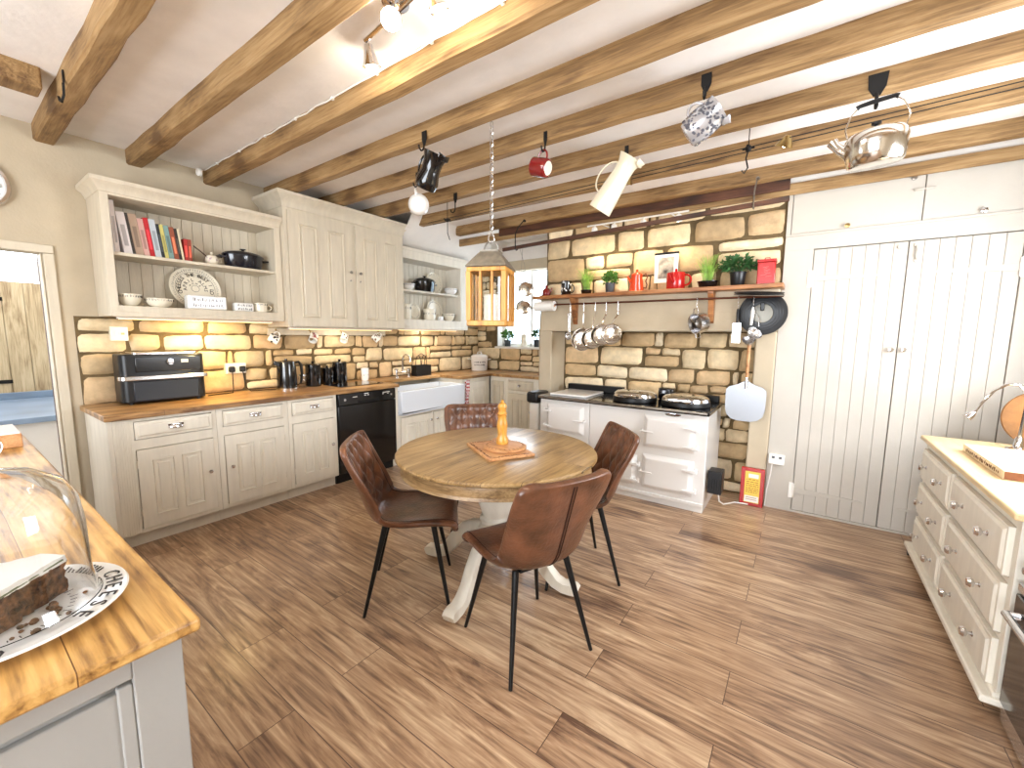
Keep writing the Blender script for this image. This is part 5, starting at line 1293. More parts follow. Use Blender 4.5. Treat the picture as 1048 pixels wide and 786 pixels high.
t = T('grass_plant', 'pale green grass in a wide black bowl right of the red teapot', 'plant', (-.722, YSH, ZS), 'grass plants on the oak shelf'); pot(t, .085, .055, blackgloss_m); foliage_grass(t, .06, .34, 130, grass_m, 13, .30)
t = T('leafy_plant', 'dark leafy plant in a black pot left of the red tin', 'plant', (-.495, YSH, ZS), 'leafy plants on the oak shelf'); pot(t, .062, .115, blackplastic_m); foliage_bush(t, (0, 0, .175), .155, .085, 300, leaf2_m, 14, .038, .09)
t = T('red_tin', 'square red tin standing at the right end of the oak shelf', 'tin', (-.292, YSH, ZS))
b = B(); b.box(-.062, .062, -.05, .05, 0, .175); b.build('body', red_m, t, local=True, bevel=.006)
b = B(); b.box(-.065, .065, -.053, .053, .176, .196); b.tube([(-.02, 0, .194), (-.015, 0, .212), (.015, 0, .212), (.02, 0, .194)], .004, 6); b.build('lid', red_m, t, local=True, bevel=.005)
b = B(); rnd = random.Random(2)
for k in range(7): b.tube([(rnd.uniform(-.04, .0), -.0505, .06 + k * .012), (rnd.uniform(.0, .04), -.0505, .065 + k * .012)], .0014, 4)
lab(b.build('stamped_motif', mat('pale_red_print', (222, 130, 120), .4), t, local=True), 'faint pale motif')

# ------------------------------------------------------------------ things hanging from the shelf rail
def s_hook(x, y, z0, z1, lb_, mt=steel_m, grp='wire hooks on the shelf rail'):
    b = B(); r = .013
    b.tube([(x, y - r * math.sin(a), z0 + r * math.cos(a)) for a in [PI * 1.35 - PI * 1.35 * k / 8 for k in range(9)]][::-1] + [(x, y, z0 - .02)] if False else
           [(x, y + r, z0 - .006), (x, y + r * .7, z0 + r * .7), (x, y, z0 + r), (x, y - r * .8, z0 + r * .6), (x, y - r, z0 - .01), (x, y - r, z1 + .02), (x, y - r * .6, z1 + .004), (x, y, z1), (x, y + r * .6, z1 + .006), (x, y + r * .7, z1 + .016)], .0022, 6)
    return tag(b.build('wire_hook', mt, None, (x, y, z1)), lb_, 'hook', grp)
YRL = 3.885
def saucepan(lb_, x, ztop, hl, r, dp, face, mt=steel2_m, dy_=0):
    """pan hung by the end of its handle, mouth turned to 'face'"""
    t = T('saucepan', lb_, 'saucepan', (x, YRL - .01 - .0, ztop), 'steel saucepans under the shelf')
    f_ = V(face).normalized(); c = V((0, -.015 - dy_, -hl - r * .98))
    b = B(); b.lathe([(0, -dp), (r * .86, -dp), (r * .95, -dp + .012), (r, 0), (r * 1.04, .003), (r * .97, 0), (r * .92, -dp + .014), (r * .82, -dp + .006), (0, -dp + .006)], c, f_, 40); b.build('pan', mt, t, local=True, angle=45)
    e = c + (V((0, 0, 1)) - f_ * f_.z).normalized() * r * .97
    b = B(); b.tube([e - f_ * .012, e * .75 + V((0, 0, 0)) * .25, V((0, 0, -.02)), V((0, 0, .006))], [.007, .008, .009, .006], 8, ); b.build('handle', mt, t, local=True)
    s_hook(x, YRL, 1.779, ztop + .002, 'wire hook on the rail holding the ' + lb_.split(' hanging')[0]); return t
for x, zt_, hl, r, lb_ in ((-1.85, 1.68, .155, .112, 'largest steel saucepan, nearest the ladle, hanging under the shelf'), (-1.725, 1.68, .150, .104, 'second steel saucepan from the left hanging under the shelf'),
                           (-1.61, 1.68, .120, .100, 'third steel saucepan from the left hanging under the shelf'), (-1.49, 1.68, .115, .096, 'fourth steel saucepan, rightmost of the row hanging under the shelf')):
    saucepan(lb_, x, zt_, hl, r, .050, (.15, -.97, .15), dy_=(x + 1.85) * .38)
t = T('ladle', 'steel slotted spoon and ladle hanging leftmost under the shelf', 'ladle', (-2.0, YRL - .01, 1.68))
b = B(); b.tube([(0, 0, .004), (0, -.002, -.05), (0, -.004, -.19)], [.009, .007, .004], 8); b.build('handle', steel_m, t, local=True)
b = B(); b.lathe([(0, -.022), (.02, -.018), (.034, 0), (.032, 0), (.018, -.014), (0, -.018)], (0, -.03, -.24), (.1, -.9, .3), 20); b.tube([(0, -.004, -.19), (0, -.012, -.215)], .004, 6); b.build('bowl', steel_m, t, local=True)
b = B(); b.tube([(-.02, 0, -.01), (-.018, -.004, -.17), (-.015, -.012, -.20)], .004, 6); b.lathe([(.022, 0), (.022, .003), (0, .003)], (-.015, -.014, -.225), (.1, -1, 0), 16, sy=1.3); b.lathe([(.012, 0), (.012, .003), (.004, .003)], (-.02, 0, -.005), (0, -1, 0), 12); lab(b.build('second_spoon', steel_m, t, local=True), 'flat slotted spoon hanging with it')
s_hook(-2.0, YRL, 1.779, 1.682, 'wire hook on the rail holding the ladle')
t = T('steamer_pan', 'deep steel two-handled steamer hanging alone in the middle of the rail', 'saucepan', (-.785, YRL - .01, 1.70))
f_ = V((-.62, -.75, -.15)).normalized(); c = V((0, -.03, -.135))
b = B(); b.lathe([(0, -.09), (.078, -.09), (.084, -.08), (.086, 0), (.09, .003), (.082, 0), (.078, -.082), (0, -.084)], c, f_, 36); b.build('pan', steel_m, t, local=True, angle=45)
b = B(); b.lathe([(.05, -.05), (.05, -.046), (.0, -.046)], c, f_, 24); b.tube([c + V((-.05, 0, .05)), c + V((.05, -.02, -.05))], .003, 6); lab(b.build('inner_strainer', pewter_m, t, local=True), 'inner cross strainer')
for s in (-1, 1):
    b = B(); u = (V((0, 0, 1)) - f_ * f_.z).normalized() * s; q = f_.cross(u)
    b.tube([c + u * .084 + q * .03 - f_ * .02, c + u * .125 + q * .024 - f_ * .02, c + u * .125 - q * .024 - f_ * .02, c + u * .084 - q * .03 - f_ * .02], .005, 8); b.build('loop_handle', steel_m, t, local=True)
s_hook(-.785, YRL, 1.779, 1.692, 'wire hook on the rail holding the two-handled steamer')
t = T('grater', 'flat steel grater with black handle hanging left of the black pan lid', 'grater', (-.468, YRL - .01, 1.68))
b = B(); b.tube([(0, 0, .004), (0, 0, -.03), (0, 0, -.11)], [.006, .011, .009], 8); b.build('handle', blackplastic_m, t, local=True)
b = B(); b.box(-.032, .032, -.004, .002, -.275, -.11); bl = b.build('blade', steel_m, t, local=True, bevel=.002)
b = B()
for k in range(9):
    for q in range(4): b.lathe([(.004, 0), (.002, .002), (0, .0022)], (-.02 + q * .0133, -.004, -.26 + k * .016), (0, -1, 0), 6)
b.build('teeth', steel_m, bl, local=True)
s_hook(-.468, YRL, 1.779, 1.682, 'wire hook on the rail holding the grater')
t = T('strainer_cups', 'bright steel strainer and cup on a white handle hanging in front of the black lid', 'strainer', (-.36, YRL - .02, 1.69))
b = B(); b.tube([(0, 0, 0), (0, -.002, -.03), (-.004, -.004, -.14)], [.007, .014, .009], 8); lab(b.build('handle', plastic_m, t, local=True), 'white handle')
b = B(); b.lathe([(0, -.05), (.035, -.045), (.052, -.02), (.055, 0), (.059, 0), (.052, -.004), (.046, -.02), (.03, -.038), (0, -.043)], (.03, -.035, -.20), (.55, -.55, .6), 28); b.build('cup', steel_m, t, local=True)
b = B(); b.lathe([(0, -.04), (.03, -.036), (.044, -.01), (.046, 0), (.049, 0), (.04, -.008), (0, -.034)], (-.01, -.045, -.255), (.1, -.6, .8), 28); b.build('cup', steel_m, t, local=True)
b = B(); b.tube([(.0, 0, -.02), (.045, -.01, -.08), (.05, -.02, -.15)], .003, 6); b.build('wire_loop', steel_m, t, local=True)
s_hook(-.36, YRL, 1.779, 1.692, 'wire hook on the rail holding the strainer and cup')
# black lids
t = T('pan_lid', 'large black pan lid with grey centre hanging at the right end of the rail', 'lid', (-.297, 3.925, 1.645))
b = B(); b.lathe([(.17, -.006), (.174, 0), (.17, .008), (.13, .016), (.078, .018)], (0, 0, 0), (0, -1, 0), 48); b.lathe([(.17, -.006), (.078, -.006), (.078, .018)], (0, 0, 0), (0, -1, 0), 48)
for r in (.10, .120, .140): b.tube([(math.cos(q) * r, -.0185 + (r - .1) * .09, math.sin(q) * r) for q in [2 * PI * k / 48 for k in range(48)]], .0022, 5, closed=True)
b.build('rim', blackplastic_m, t, local=True)
b = B(); b.lathe([(.080, .004), (.074, .018), (.0, .024)], (0, 0, 0), (0, -1, 0), 40); b.lathe([(.080, .002), (0, .002)], (0, 0, 0), (0, -1, 0), 40); lab(b.build('centre_disc', mat('grey_lid_centre', (118, 114, 104), .35, .3), t, local=True), 'grey metal centre')
b = B(); b.box(-.014, .014, -.05, -.02, .02, .085); b.build('grip', blackplastic_m, t, local=True, bevel=.006)
b = B(); b.tube([(.0, -.01, .17), (.0, -.03, .165), (0, -.06, .135)], .003, 6); b.build('hanging_loop', iron_m, t, local=True)
t = T('flat_pan', 'shallow black pan seen edge-on above the large black lid', 'pan', (-.315, 3.705, 1.775))
b = B(); b.lathe([(0, 0), (.15, 0), (.165, .012), (.168, .02), (.16, .02), (.148, .006), (0, .006)], (0, 0, 0), (.06, -.12, .98), 44); b.build('dish', blackplastic_m, t, local=True)
b = B(); b.tube([V((math.cos(q), math.sin(q) * .97, -math.cos(q) * .06 + math.sin(q) * .12)) * .168 for q in [2 * PI * k / 44 for k in range(44)]], .004, 6, closed=True); lab(b.build('rim_wire', pewter_m, t, local=True), 'pewter coloured rim')
b = B(); b.tube([(0, .15, .02), (0, .17, .022), (0, .182, .026), (0, .194, .014)], .005, 8); b.build('handle', blackplastic_m, t, local=True)
# pizza peel
t = T('pizza_peel', 'steel bladed pizza peel with wooden handle hanging against the post by the range', 'peel', (-.375, 3.951, 1.32))
b = B(); pol = []
for cx, cz, a0, r in ((.10, -.335, 0, .05), (-.10, -.335, 90, .05)): pass
pol = [(-.015, -.235), (-.06, -.262), (-.125, -.285), (-.148, -.31), (-.150, -.35), (-.148, -.47), (-.135, -.525), (-.10, -.56), (-.05, -.575), (.05, -.575), (.10, -.56), (.135, -.525), (.148, -.47), (.150, -.35), (.148, -.31), (.125, -.285), (.06, -.262), (.015, -.235)]
b.prism(pol, lambda a, c, h: V((a, h, c)), -.002, .002); b.build('blade', mat('satin_aluminium', (150, 152, 156), .38, 1), t, local=True)
b = B(); b.cyl((0, 0, -.30), (0, 0, -.20), .012, n=12); b.build('ferrule', steel_m, t, local=True)
b = B(); b.cyl((0, 0, -.20), (0, 0, .28), .0125, .0145, 12); b.build('handle', board_m, t, local=True)
b = B(); b.tube([(0, 0, .275), (0, .0, .31), (0, -.01, .38), (0, -.07, .44), (.02, -.095, .452)], .003, 6); b.build('hanging_cord', iron_m, t, local=True)

# ------------------------------------------------------------------ dark board, hanging pole and its hooks near the chimney
b = B(); b.box(-3.05, -.185, 4.03, 4.05, 2.612, 2.70)
tag(b.build('dark_board', darkbeam_m, None, (-1.6, 4.04, 2.612), bevel=.006), 'dark stained plank fixed along the last oak beam', 'board')
b = B(); n = 20; prev = None
for i in range(n + 1):
    x = -2.80 + 2.63 * i / n; z = 2.388 + .086 * i / n
    ring = [b.bm.verts.new(V((x, 3.78 + p, z + q))) for p, q in ((-.012, -.018), (.012, -.018), (.014, .016), (-.014, .018))]
    if prev: b.skin(prev, ring)
    else: b.cap(ring)
    prev = ring
b.cap(prev); pole = tag(b.build('hanging_pole', darkbeam_m, None, (-1.5, 3.78, 2.40), bevel=.003), 'long dark wooden hanging pole slung below the last beam', 'pole')
def pole_hanger(x, lb_, mt):
    zp = 2.388 + .086 * (x + 2.80) / 2.63; b = B()
    b.tube([(x, 3.925, 2.705), (x, 3.90, 2.69), (x, 3.80, 2.60), (x, 3.758, 2.53), (x, 3.757, zp + .01), (x, 3.76, zp - .02), (x, 3.78, zp - .028), (x, 3.80, zp - .018), (x, 3.80, zp + .0)], .006, 8)
    b.cyl((x, 3.941, 2.705), (x, 3.92, 2.705), .014, n=10)
    tag(b.build('pole_hanger', mt, None, (x, 3.78, 2.5)), lb_, 'hook', 'iron hangers of the dark pole')
pole_hanger(-.40, 'steel hanger near the right end of the dark pole', pewter_m)
pole_hanger(-2.62, 'iron hanger near the left end of the dark pole', iron_m)
# two small pans by the window, on wires from the pole
for x, z, r, lb_, zt_ in ((-2.52, 1.95, .075, 'upper of two small pans hanging by the window behind the lantern', 2.374), (-2.47, 1.745, .070, 'lower of two small pans hanging by the window behind the lantern', 2.374)):
    t = T('small_pan', lb_, 'saucepan', (x, 3.84 if z > 1.8 else 3.72, z), 'small pans by the window'); f_ = V((.75, -.6, -.25)).normalized()
    b = B(); b.lathe([(0, -.09), (r * .85, -.09), (r, -.07), (r, 0), (r * 1.05, .003), (r * .95, 0), (r * .95, -.07), (0, -.083)], (0, 0, 0), f_, 32); b.build('pan', steel2_m, t, local=True)
    b = B(); e = V((-.02, 0, r)); b.tube([e, e + V((-.01, 0, .07)), V((-.02, 0, r + .10))], .005, 8); b.build('handle', iron_m, t, local=True)
    b = B(); b.tube([V((-.02, 0, r + .10)), V((-.03 if z > 1.8 else -.05, 0, .26)), V((-.06, -.045 if z > 1.8 else .045, zt_ - z - .01)), V((-.06, -.06 if z > 1.8 else .06, zt_ - z + .012))], .0022, 6); b.build('hanging_wire', pewter_m, t, local=True)

# ------------------------------------------------------------------ hooks and vessels on the beams
def beam_hook(x, y, z0, z1, lb_, plate=.02, ret=(0, -1, 0)):
    """flat iron strap on the beam's face that turns up into a hook"""
    b = B(); d = V(ret); b.prism([(-plate, z0), (plate, z0), (plate, z0 - .05), (plate * .4, z0 - .085), (-plate * .4, z0 - .085), (-plate, z0 - .05)], lambda a, c, h: V((x + a, y - h, c)), 0, .005)
    b.tube([V((x, y - .004, z0 - .06)), V((x, y - .006, z1 + .03)), V((x, y - .01, z1 + .008)) + d * .006, V((x, y - .006, z1)) + d * .022, V((x, y - .006, z1 + .008)) + d * .038, V((x, y - .006, z1 + .028)) + d * .043], .0055, 8)
    return tag(b.build('beam_hook', iron_m, None, (x, y, z1)), lb_, 'hook', 'black iron beam hooks')
def jug(lb_, kind, base, axis, hdir, prof, hz, out, mt, hm=None, rad=.007, th=.004, lip=0, n=32):
    t = T(kind.replace(' ', '_'), lb_, 'jug'); vessel(prof, 'body', mt, t, n, th)
    h = prof[-1][1]; r0 = prof[len(prof) // 2][0]
    loop_handle(t, prof[1][0], hz[0], hz[1], out, rad, hm or mt, prof[-2][0])
    if lip:
        rt = prof[-1][0]; b = B(); b.grid(lambda i, j: V((-(rt - .006) - lip * j * math.sin(PI * i), (i - .5) * rt * 1.1, h - .02 - .01 * math.sin(PI * i) + .035 * j)), 10, 5); b.build('pouring_lip', mt, t, local=True, solid=.003)
    return pose(t, base, axis, hdir)
beam_hook(-2.06, 1.940, 2.725, 2.60, 'black iron hook holding the black glazed jug')
jug('black glazed jug hanging tilted from the beam left of the lantern chain', 'black jug', (-2.055, 1.930, 2.372), (.48, .0, .87), (-.75, 0, .55), [(.055, 0), (.064, .008), (.072, .05), (.058, .11), (.060, .165), (.074, .21), (.080, .22)], (.05, .19), .045, blackgloss_m, lip=.02)
beam_hook(-2.62, 2.39, 2.735, 2.615, 'black iron hook holding the squat white jug')
jug('squat white jug hanging with its base towards the camera', 'white jug', (-2.575, 2.345, 2.465), (-.55, .62, .32), (-.1, -.2, .95), [(.045, 0), (.060, .01), (.082, .05), (.080, .09), (.060, .13), (.066, .16)], (.04, .13), .055, whitechina_m, th=.005, lip=.015)
beam_hook(-2.66, 2.87, 2.715, 2.545, 'empty black iron hook left of the lantern', ret=(-.9, -.4, 0))
beam_hook(-1.44, 2.39, 2.735, 2.605, 'black iron hook holding the red mug', .012)
a = V((-.93, .0, .28)).normalized(); hd = V((.15, -.1, 1)); hd = (hd - a * hd.dot(a)).normalized()
t = mug('dark red mug with pale base hanging from the beam', V((-1.44, 2.374, 2.608)) - hd * .090 - a * .055, a, hd, .058, .11, darkred_m, 'mug', None, None, 'red_mug')
b = B(); b.lathe([(.042, -.001), (.040, -.003), (0, -.003)], n=24); lab(b.build('foot_disc', china_m, t, local=True), 'unglazed cream foot')
beam_hook(-1.085, 2.87, 2.735, 2.615, 'black iron hook holding the tall cream enamel jug', .013)
jug('tall cream enamel jug hanging at a slant from the beam', 'enamel jug', (-1.245, 2.812, 2.325), (.57, 0, .80), (-.85, 0, .5), [(.080, 0), (.082, .006), (.072, .14), (.062, .27), (.064, .32), (.084, .37)], (.10, .31), .075, mat('cream_enamel', (228, 220, 196), .25, coat=.3), rad=.006, lip=.03)
beam_hook(-.502, 2.39, 2.765, 2.635, 'black iron hook holding the silver patterned jug', .024)
t = jug('silver grey patterned jug hanging from the beam left of the kettle', 'patterned jug', (-.575, 2.357, 2.475), (.80, .05, .52), (-.35, -.1, .95), [(.055, 0), (.060, .006), (.072, .06), (.074, .10), (.066, .14), (.074, .175)], (.05, .13), .045, mat('silver_grey_glaze', (196, 196, 200), .25, .5), lip=.022)
rnd = random.Random(12)
splashes(t, lambda z: .0745 if .06 < z < .12 else .070, .01, .165, 230, 21, mat('slate_print', (84, 86, 96), .35), .009, 'dense dark leaf pattern')
beam_hook(-3.13, .522, 2.745, 2.60, 'black iron hook where the trimmer beam meets the first beam', .012, (-.9, -.3, 0))
b = B(); b.tube([(-4.13, 1.455, 2.775)] + [(-4.0 + .11 * k, 1.458 + .003 * math.sin(k * 2.1), 2.778 + .004 * math.sin(k * 3.3)) for k in range(30)], .0045, 6)
for k in range(8): b.box(-3.9 + k * .4, -3.885 + k * .4, 1.452, 1.468, 2.770, 2.785)
tag(b.build('white_cable', plastic_m, None, (-2.5, 1.46, 2.775)), 'thin white cable clipped along the top of the third beam from the sensor', 'cable')
# kettle on its beam hook
x, y = .203, 2.87
b = B(); b.prism([(-.040, 2.765), (.040, 2.765), (.034, 2.70), (.014, 2.66), (-.014, 2.66), (-.036, 2.70)], lambda a, c, h: V((x + a, y - h, c)), 0, .006)
b.tube([(x, y - .006, 2.67), (x, y - .010, 2.62), (x, y - .022, 2.595), (x, y - .04, 2.598), (x, y - .045, 2.62)], .008, 8)
tag(b.build('beam_hook', iron_m, None, (x, y, 2.60)), 'broad black iron hook plate holding the kettle', 'hook', 'black iron beam hooks')
t = T('stovetop_kettle', 'polished steel stovetop kettle with black handle hanging from the beam at the right', 'kettle')
b = B(); b.lathe([(0, 0), (.100, 0), (.112, .010), (.122, .06), (.126, .11), (.122, .138), (.108, .156), (.07, .168), (.05, .170), (0, .175)], n=44); b.build('body', steel2_m, t, local=True, angle=50)
b = B(); b.lathe([(.008, .172), (.008, .185), (.020, .190), (.020, .202), (0, .206)], n=16); b.build('lid_knob', blackplastic_m, t, local=True)
b = B(); b.tube([(-.105, 0, .09), (-.14, 0, .115), (-.16, 0, .14), (-.175, 0, .165)], [.034, .026, .022, .026], 12); b.build('spout', steel2_m, t, local=True)
b = B()
for s in (-1, 1): b.tube([(s * .110, 0, .150), (s * .122, 0, .20), (s * .098, 0, .265), (s * .07, 0, .292)], .0035, 8)
b.build('bail_wire', steel2_m, t, local=True)
b = B(); b.tube([(-.078, 0, .290), (-.066, 0, .296), (-.02, 0, .298), (.02, 0, .298), (.066, 0, .296), (.078, 0, .290)], [.013, .010, .011, .011, .010, .013], 10); b.build('handle', blackplastic_m, t, local=True)
pose(t, V((.222, 2.847, 2.318)), (-.06, -.12, 1), (1, -.15, .10))

# ------------------------------------------------------------------ cable lights, spot bar, ceiling fixture, sensor, clock
t = T('cable_light_track', 'pair of thin cable light wires strung under the beams with small brass spots', 'light track', (-.8, 3.17, 2.60))
for dy in (0, .07):
    b = B(); b.tube([(-3.30, 3.14 + dy, 2.606), (-1.0, 3.15 + dy, 2.645), (1.44, 3.16 + dy, 2.70)], .0028, 6); b.build('wire', iron_m, t)
for x, lb_ in ((-3.06, 'black cross shaped tensioner'), (-.39, 'black cross shaped tensioner with dangling hook')):
    z = 2.606 + (x + 3.30) * .0195; b = B(); b.tube([(x, 3.13, z), (x, 3.225, z)], .008, 8); b.tube([(x - .035, 3.18, z), (x + .035, 3.18, z)], .007, 8); b.cyl((x, 3.18, z), (x, 3.18, 2.79), .003, n=8); b.sphere((x, 3.18, z), .02)
    if x > -1: b.tube([(x, 3.18, z - .01), (x - .01, 3.18, z - .06), (x + .004, 3.18, z - .12), (x - .016, 3.18, z - .15), (x - .03, 3.18, z - .13)], .005, 6)
    else: b.tube([(x, 3.18, z), (x, 3.18, z - .13), (x + .03, 3.18, z - .2)], .004, 6)
    lab(b.build('tensioner', iron_m, t), lb_)
for x in (-1.19, -.185):
    z = 2.606 + (x + 3.30) * .0195; b = B(); b.tube([(x, 3.14, z), (x, 3.21, z)], .006, 8); b.lathe([(.014, .03), (.03, .01), (.05, -.03), (.052, -.035), (.044, -.028), (.02, .0), (0, .004)], (x, 3.175, z - .01), (.35, -.25, .8), 20); sp_ = b.build('spot_head', brass_m, t)
    b = B(); b.sphere((x - .008, 3.18, z - .03), .014); b.build('bulb', glow_m, sp_); lamp('cable_spot', (x, 3.20, z - .06), 5, spot=110, look=(x, 4.1, 1.7))
t = T('spot_bar', 'row of small white spotlights washing the chimney stone above the shelf', 'spotlights', (-1.37, 3.90, 2.53))
b = B(); b.cyl((-1.85, 3.905, 2.532), (-.9, 3.905, 2.532), .008, n=10)
for x in (-1.7, -1.05): b.cyl((x, 3.905, 2.532), (x, 4.10, 2.545), .006, n=8)
b.build('bar', plastic_m, t)
for x, on in ((-1.77, 0), (-1.57, 0), (-1.29, 0), (-.98, 1)):
    b = B(); b.cyl((x, 3.905, 2.53), (x, 3.90, 2.50), .008, n=8); b.lathe([(.015, .03), (.026, .02), (.032, -.03), (.026, -.03), (.02, .01), (0, .012)], (x, 3.90, 2.485), (.1, -.25, .9), 18); hd_ = b.build('spot_head', plastic_m, t)
    b = B(); b.sphere((x - .002, 3.903, 2.468), .017); b.build('bulb', glow_m, hd_)
    lamp('shelf_spot', (x, 3.91, 2.42), 7.0, (1, .84, .58), .02, 100, (x - .05, 4.05, 1.9))
t = T('ceiling_spotlight', 'ceiling light of three ribbed chrome spots between the second and third beams', 'ceiling light', (-1.45, 1.22, 2.79))
b = B(); b.lathe([(0, 2.79), (.055, 2.79), (.055, 2.775), (.0, 2.772)], (-1.45, 1.22, 0), n=24); b.cyl((-1.72, 1.27, 2.765), (-1.22, 1.21, 2.765), .010, n=10); b.cyl((-1.45, 1.22, 2.79), (-1.45, 1.238, 2.765), .012, n=10); b.build('bar', chrome_m, t)
for (x, y, ax, e) in ((-1.72, 1.29, (-.15, .3, -.9), 5), (-1.47, 1.21, (.62, -.50, -.62), 7), (-1.235, 1.225, (.1, .35, -.92), 5)):
    a = V(ax).normalized(); c = V((x, y, 2.725)); b = B()
    rf = lambda q, r: r
    b.cyl((x, y, 2.765), c - a * .02, .006, n=8); b.lathe([(0, -.035), (.018, -.03), (.024, -.005), (.034, .03), (.042, .052), (.039, .052), (.03, .028), (.018, 0), (0, -.004)], c, a, 24); h_ = b.build('spot_head', chrome_m, t)
    b = B(); b.lathe([(0, .046), (.034, .044), (.030, .030), (0, .028)], c, a, 20); b.build('bulb', glow_m, h_)
    lamp('ceiling_spot', c + a * .07, e, (1, .90, .74), .03)
b = B(); b.lathe([(.03, 0), (.03, .02), (.022, .03), (0, .034)], (XL + .09, 1.424, 2.745), (0, -1, 0), 20); tag(b.build('wall_sensor', plastic_m, None, (XL + .09, 1.42, 2.745)), 'small round white sensor on the wall end of the third beam', 'sensor')
t = T('wall_clock', 'round chrome rimmed wall clock above the passage doorway', 'clock', (XL + .01, .252, 2.352)); o_ = (XL + .003, .252, 2.352)
b = B(); b.lathe([(.128, 0), (.150, .004), (.156, .02), (.150, .036), (.135, .036), (.128, .022), (0, .02)], o_, (1, 0, 0), 48); b.build('rim', chrome_m, t)
b = B(); b.lathe([(.128, .0225), (0, .0235)], o_, (1, 0, 0), 40); fc = b.build('dial', whitechina_m, t)
b = B()
for k in range(12): add_text(b, ['XII', 'I', 'II', 'III', 'IV', 'V', 'VI', 'VII', 'VIII', 'IX', 'X', 'XI'][k], .03, frame_matrix(V((XL + .028, .252, 2.352)) + V((0, math.sin(R(30 * k)), math.cos(R(30 * k)))) * .098, (0, math.cos(R(30 * k)), -math.sin(R(30 * k))), (0, math.sin(R(30 * k)), math.cos(R(30 * k)))))
b.build('numerals', ink_m, fc, flat=True)
b = B(); b.box(XL + .029, XL + .031, .249, .255, 2.345, 2.43); b.tube([(XL + .03, .252, 2.352), (XL + .03, .20, 2.33)], .003, 6); b.build('hands', ink_m, fc)
# warm strip lights under the wall units
for y0, y1, x, z, e, lb_ in ((.80, 1.84, -3.98, 1.558, 11, 'slim warm strip light below the left open shelf unit'), (1.98, 3.15, -3.95, 1.508, 3.5, 'slim strip light below the tall wall cupboard'), (3.3, 4.3, -4.0, 1.518, 4, 'slim strip light below the corner shelf unit')):
    t = T('under_cabinet_light', lb_, 'strip light', (x, (y0 + y1) / 2, z), 'under cabinet lights'); b = B(); b.box(x - .02, x + .02, y0, y1, z - .014, z); b.build('housing', plastic_m, t, bevel=.002)
    b = B(); b.box(x - .015, x + .015, y0 + .01, y1 - .01, z - .017, z - .014); b.build('diffuser', mat('lit_diffuser', (255, 226, 170), .5, emit=(255, 206, 130), estr=3), t)
    area('strip_glow', (x - .02, (y0 + y1) / 2, z - .03), (XL, (y0 + y1) / 2, 1.15), .04, y1 - y0, e, (1, .74, .32) if y0 < 1 else (1, .84, .6))

# ------------------------------------------------------------------ cake dome on the island
PC = V((-1.145, .035, .9225))
t = T('cake_plate', 'white plate lettered in black round its rim under the glass dome', 'plate', PC); r = .17
b = B(); b.lathe([(0, 0), (r * .6, 0), (r * .66, .004), (r * .95, .018), (r, .021), (r * .985, .025), (r * .93, .022), (r * .68, .010), (0, .008)], n=64); b.build('dish', whitechina_m, t, local=True, angle=40)
b = B(); ring_text(b, 'CHEESE', .036, (0, 0, .0235), (1, 0, 0), (0, 1, 0), .136, 100, 30); b.build('rim_lettering', ink_m, t, local=True, flat=True)
b = B(); ring_text(b, 'CHEESE', .036, (0, 0, .0235), (1, 0, 0), (0, 1, 0), .136, 0, -80)
rnd = random.Random(5)
b.build('rim_lettering', ink_m, t, local=True, flat=True)
b = B()
for i in range(46):
    a = R(110) + (2 * PI - R(200)) * i / 46; d = V((math.cos(a), math.sin(a), 0)); b.tube([d * .138 + V((0, 0, .0205)), d * rnd.uniform(.145, .158) + V((0, 0, .0242))], .0014, 4)
for i in range(40):
    a = 2 * PI * i / 40; d = V((math.cos(a), math.sin(a), 0)); b.tube([d * .085 + V((0, 0, .009)), d * rnd.uniform(.088, .1) + V((0, 0, .009))], .0012, 4)
lab(b.build('small_print', ink_m, t, local=True), 'smaller illegible black print')
t = T('cake_slice', 'dark fruit cake slice with white icing under the glass dome', 'cake', PC + V((0, 0, .0105)))
pol = [(-.035, .088), (.055, -.008), (.062, -.07), (-.02, -.085), (-.075, -.05), (-.085, .01), (-.072, .06)]
def slab(z0, z1, grow, nz, name, mt, amp, seed):
    b = B(); m_ = 64; rings = []
    per = []
    for k in range(len(pol)):
        p0, p1 = V(pol[k]), V(pol[(k + 1) % len(pol)]); q = max(2, int((p1 - p0).length / .006))
        per += [p0 + (p1 - p0) * i / q for i in range(q)]
    for j in range(nz + 1):
        z = z0 + (z1 - z0) * j / nz; ring = []
        for p in per:
            s = 1 + grow; nz_ = noise.noise(V((p.x * 90, p.y * 90, z * 90 + seed))) * amp; d = p.normalized()
            ring.append(b.bm.verts.new((p.x * s + d.x * nz_, p.y * s + d.y * nz_, z + (noise.noise(V((p.x * 40, p.y * 40, seed))) * .003 if 0 < j else 0))))
        if rings: b.skin(rings[-1], ring)
        rings.append(ring)
    b.cap(rings[0]); b.cap(rings[-1]); return b.build(name, mt, t, local=True, angle=60)
slab(0, .060, 0, 9, 'sponge', cake_m, .010, 1); slab(.0585, .074, .03, 3, 'icing', icing_m, .003, 7)
b = B(); b.tube([V((.05, .0, .062)), V((.0, .05, .064)), V((-.03, .085, .066))], .0018, 6); lab(b.build('green_layer', leaf3_m, t, local=True), 'thin green line in the icing')
rnd = random.Random(9); b = B()
for k in range(26):
    a = rnd.uniform(-.9, 1.5); rr = rnd.uniform(.06, .105); s = rnd.uniform(.003, .008); b.sphere((PC.x + math.cos(a) * rr, PC.y + math.sin(a) * rr + .0, PC.z + .0105 + s * .5), s, 7, 5, 1, 1, .7)
o = b.build('cake_crumbs', cake_m, None, PC + V((.08, .02, .0105))); tag(o, 'dark cake crumbs scattered on the plate beside the cake slice', 'crumbs'); o['kind'] = 'stuff'
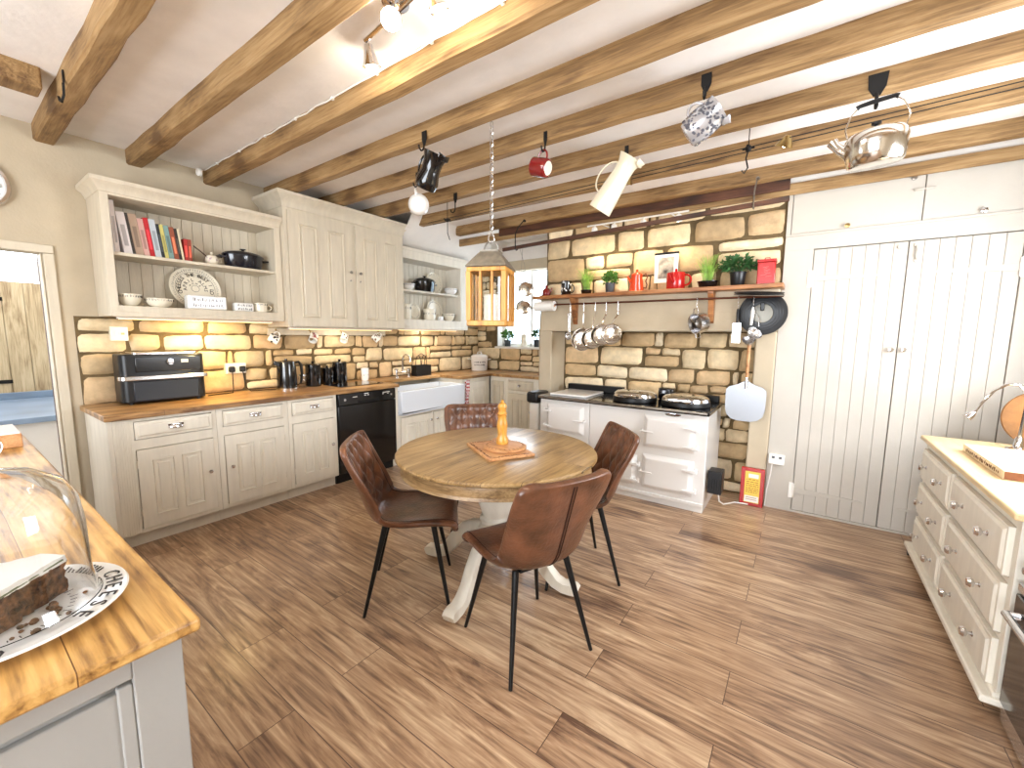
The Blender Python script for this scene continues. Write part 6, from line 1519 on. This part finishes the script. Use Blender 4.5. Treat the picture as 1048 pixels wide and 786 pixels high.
t = T('glass_cloche', 'clear glass dome with round knob covering the cake on the island', 'cloche', PC + V((0, 0, .0245)))
b = B(); out = [(.132, 0), (.127, .012), (.120, .04), (.118, .14), (.112, .19), (.095, .226), (.06, .250), (.02, .262)]; inn = [(r - .0035, h - (.0035 if h > .2 else 0)) for r, h in reversed(out)]
b.lathe([(.0, .262)] + list(reversed(out)) + [(.1285, 0)] + [(r, h) for r, h in reversed(inn)] + [(0, .2585)], n=64); b.build('dome', glass_m, t, local=True, angle=60)
b = B(); b.lathe([(0, .262), (.012, .262), (.010, .275), (.024, .286), (.029, .302), (.024, .318), (0, .325)], n=28); b.build('knob', glass_m, t, local=True)
# box at the island's far end
t = T('wooden_box', 'small wooden box with white paper on top at the far end of the island', 'box', (-3.02, .12, .9225))
b = B(); b.box(-3.19, -2.90, .02, .22, .923, .985); b.build('box_body', board_m, t, bevel=.004)
b = B(); b.box(-3.185, -2.91, .025, .215, .985, .992); b.build('paper_sheet', paper_m, t)

# ------------------------------------------------------------------ things on the chest
t = T('carved_board', 'thick pale wooden board with carved lettering along its edge on the pine chest top', 'board', (1.0, 3.03, .8255))
b = B(); b.box(.775, 1.21, 2.745, 3.335, .8255, .865); b.build('slab', mat('bleached_board', (226, 206, 172), .35, var=.06, vscale=8, stretch=(10, 1, 1)), t, bevel=.003)
b = B(); rnd = random.Random(15); scribble(b, lambda s, q: (V((.775, 2.80 + s * .48, .834 + q)), V((-1, 0, 0))), 22, .022, rnd, .0022); lab(b.build('carved_marks', MATS['dark_carving'], t), 'carved letters, too worn to read')
b = B(); b.box(.777, 1.208, 2.7425, 2.7455, .828, .863); lab(b.build('end_grain', mat('brown_end_grain', (122, 74, 46), .5, var=.2, vscale=20), t), 'reddish brown end grain')
t = T('gooseneck_lamp', 'chrome gooseneck lamp standing at the back of the pine chest top', 'lamp', (1.04, 3.55, .8255))
b = B(); b.lathe([(0, 0), (.05, 0), (.048, .006), (.022, .014), (.018, .06), (.012, .075), (0, .076)], n=24); b.build('base', chrome_m, t, local=True)
pts = [(0, 0, .07), (.004, 0, .17), (.008, 0, .27), (0, 0, .33), (-.03, 0, .370), (-.075, 0, .372), (-.12, 0, .335), (-.16, 0, .265), (-.19, 0, .195)]
b = B(); b.tube(pts, .008, 10); b.build('neck', chrome_m, t, local=True)
b = B(); b.lathe([(0, 0), (.011, 0), (.02, .02), (.024, .05), (.020, .05), (0, .03)], (-.188, 0, .20), (-.45, 0, -.6), 20); b.build('lamp_head', chrome_m, t, local=True)
b = B(); rr = .17; b.lathe([(0, -.012), (rr - .006, -.012), (rr, -.006), (rr, .006), (rr - .006, .012), (0, .012)], (1.165, 3.675, .8275 + rr * .985), (-.25, -.95, .17), 48)
tag(b.build('round_wooden_board', wicker_m, None, (1.165, 3.67, .8255), angle=30), 'brown round board propped upright behind the gooseneck lamp', 'board')
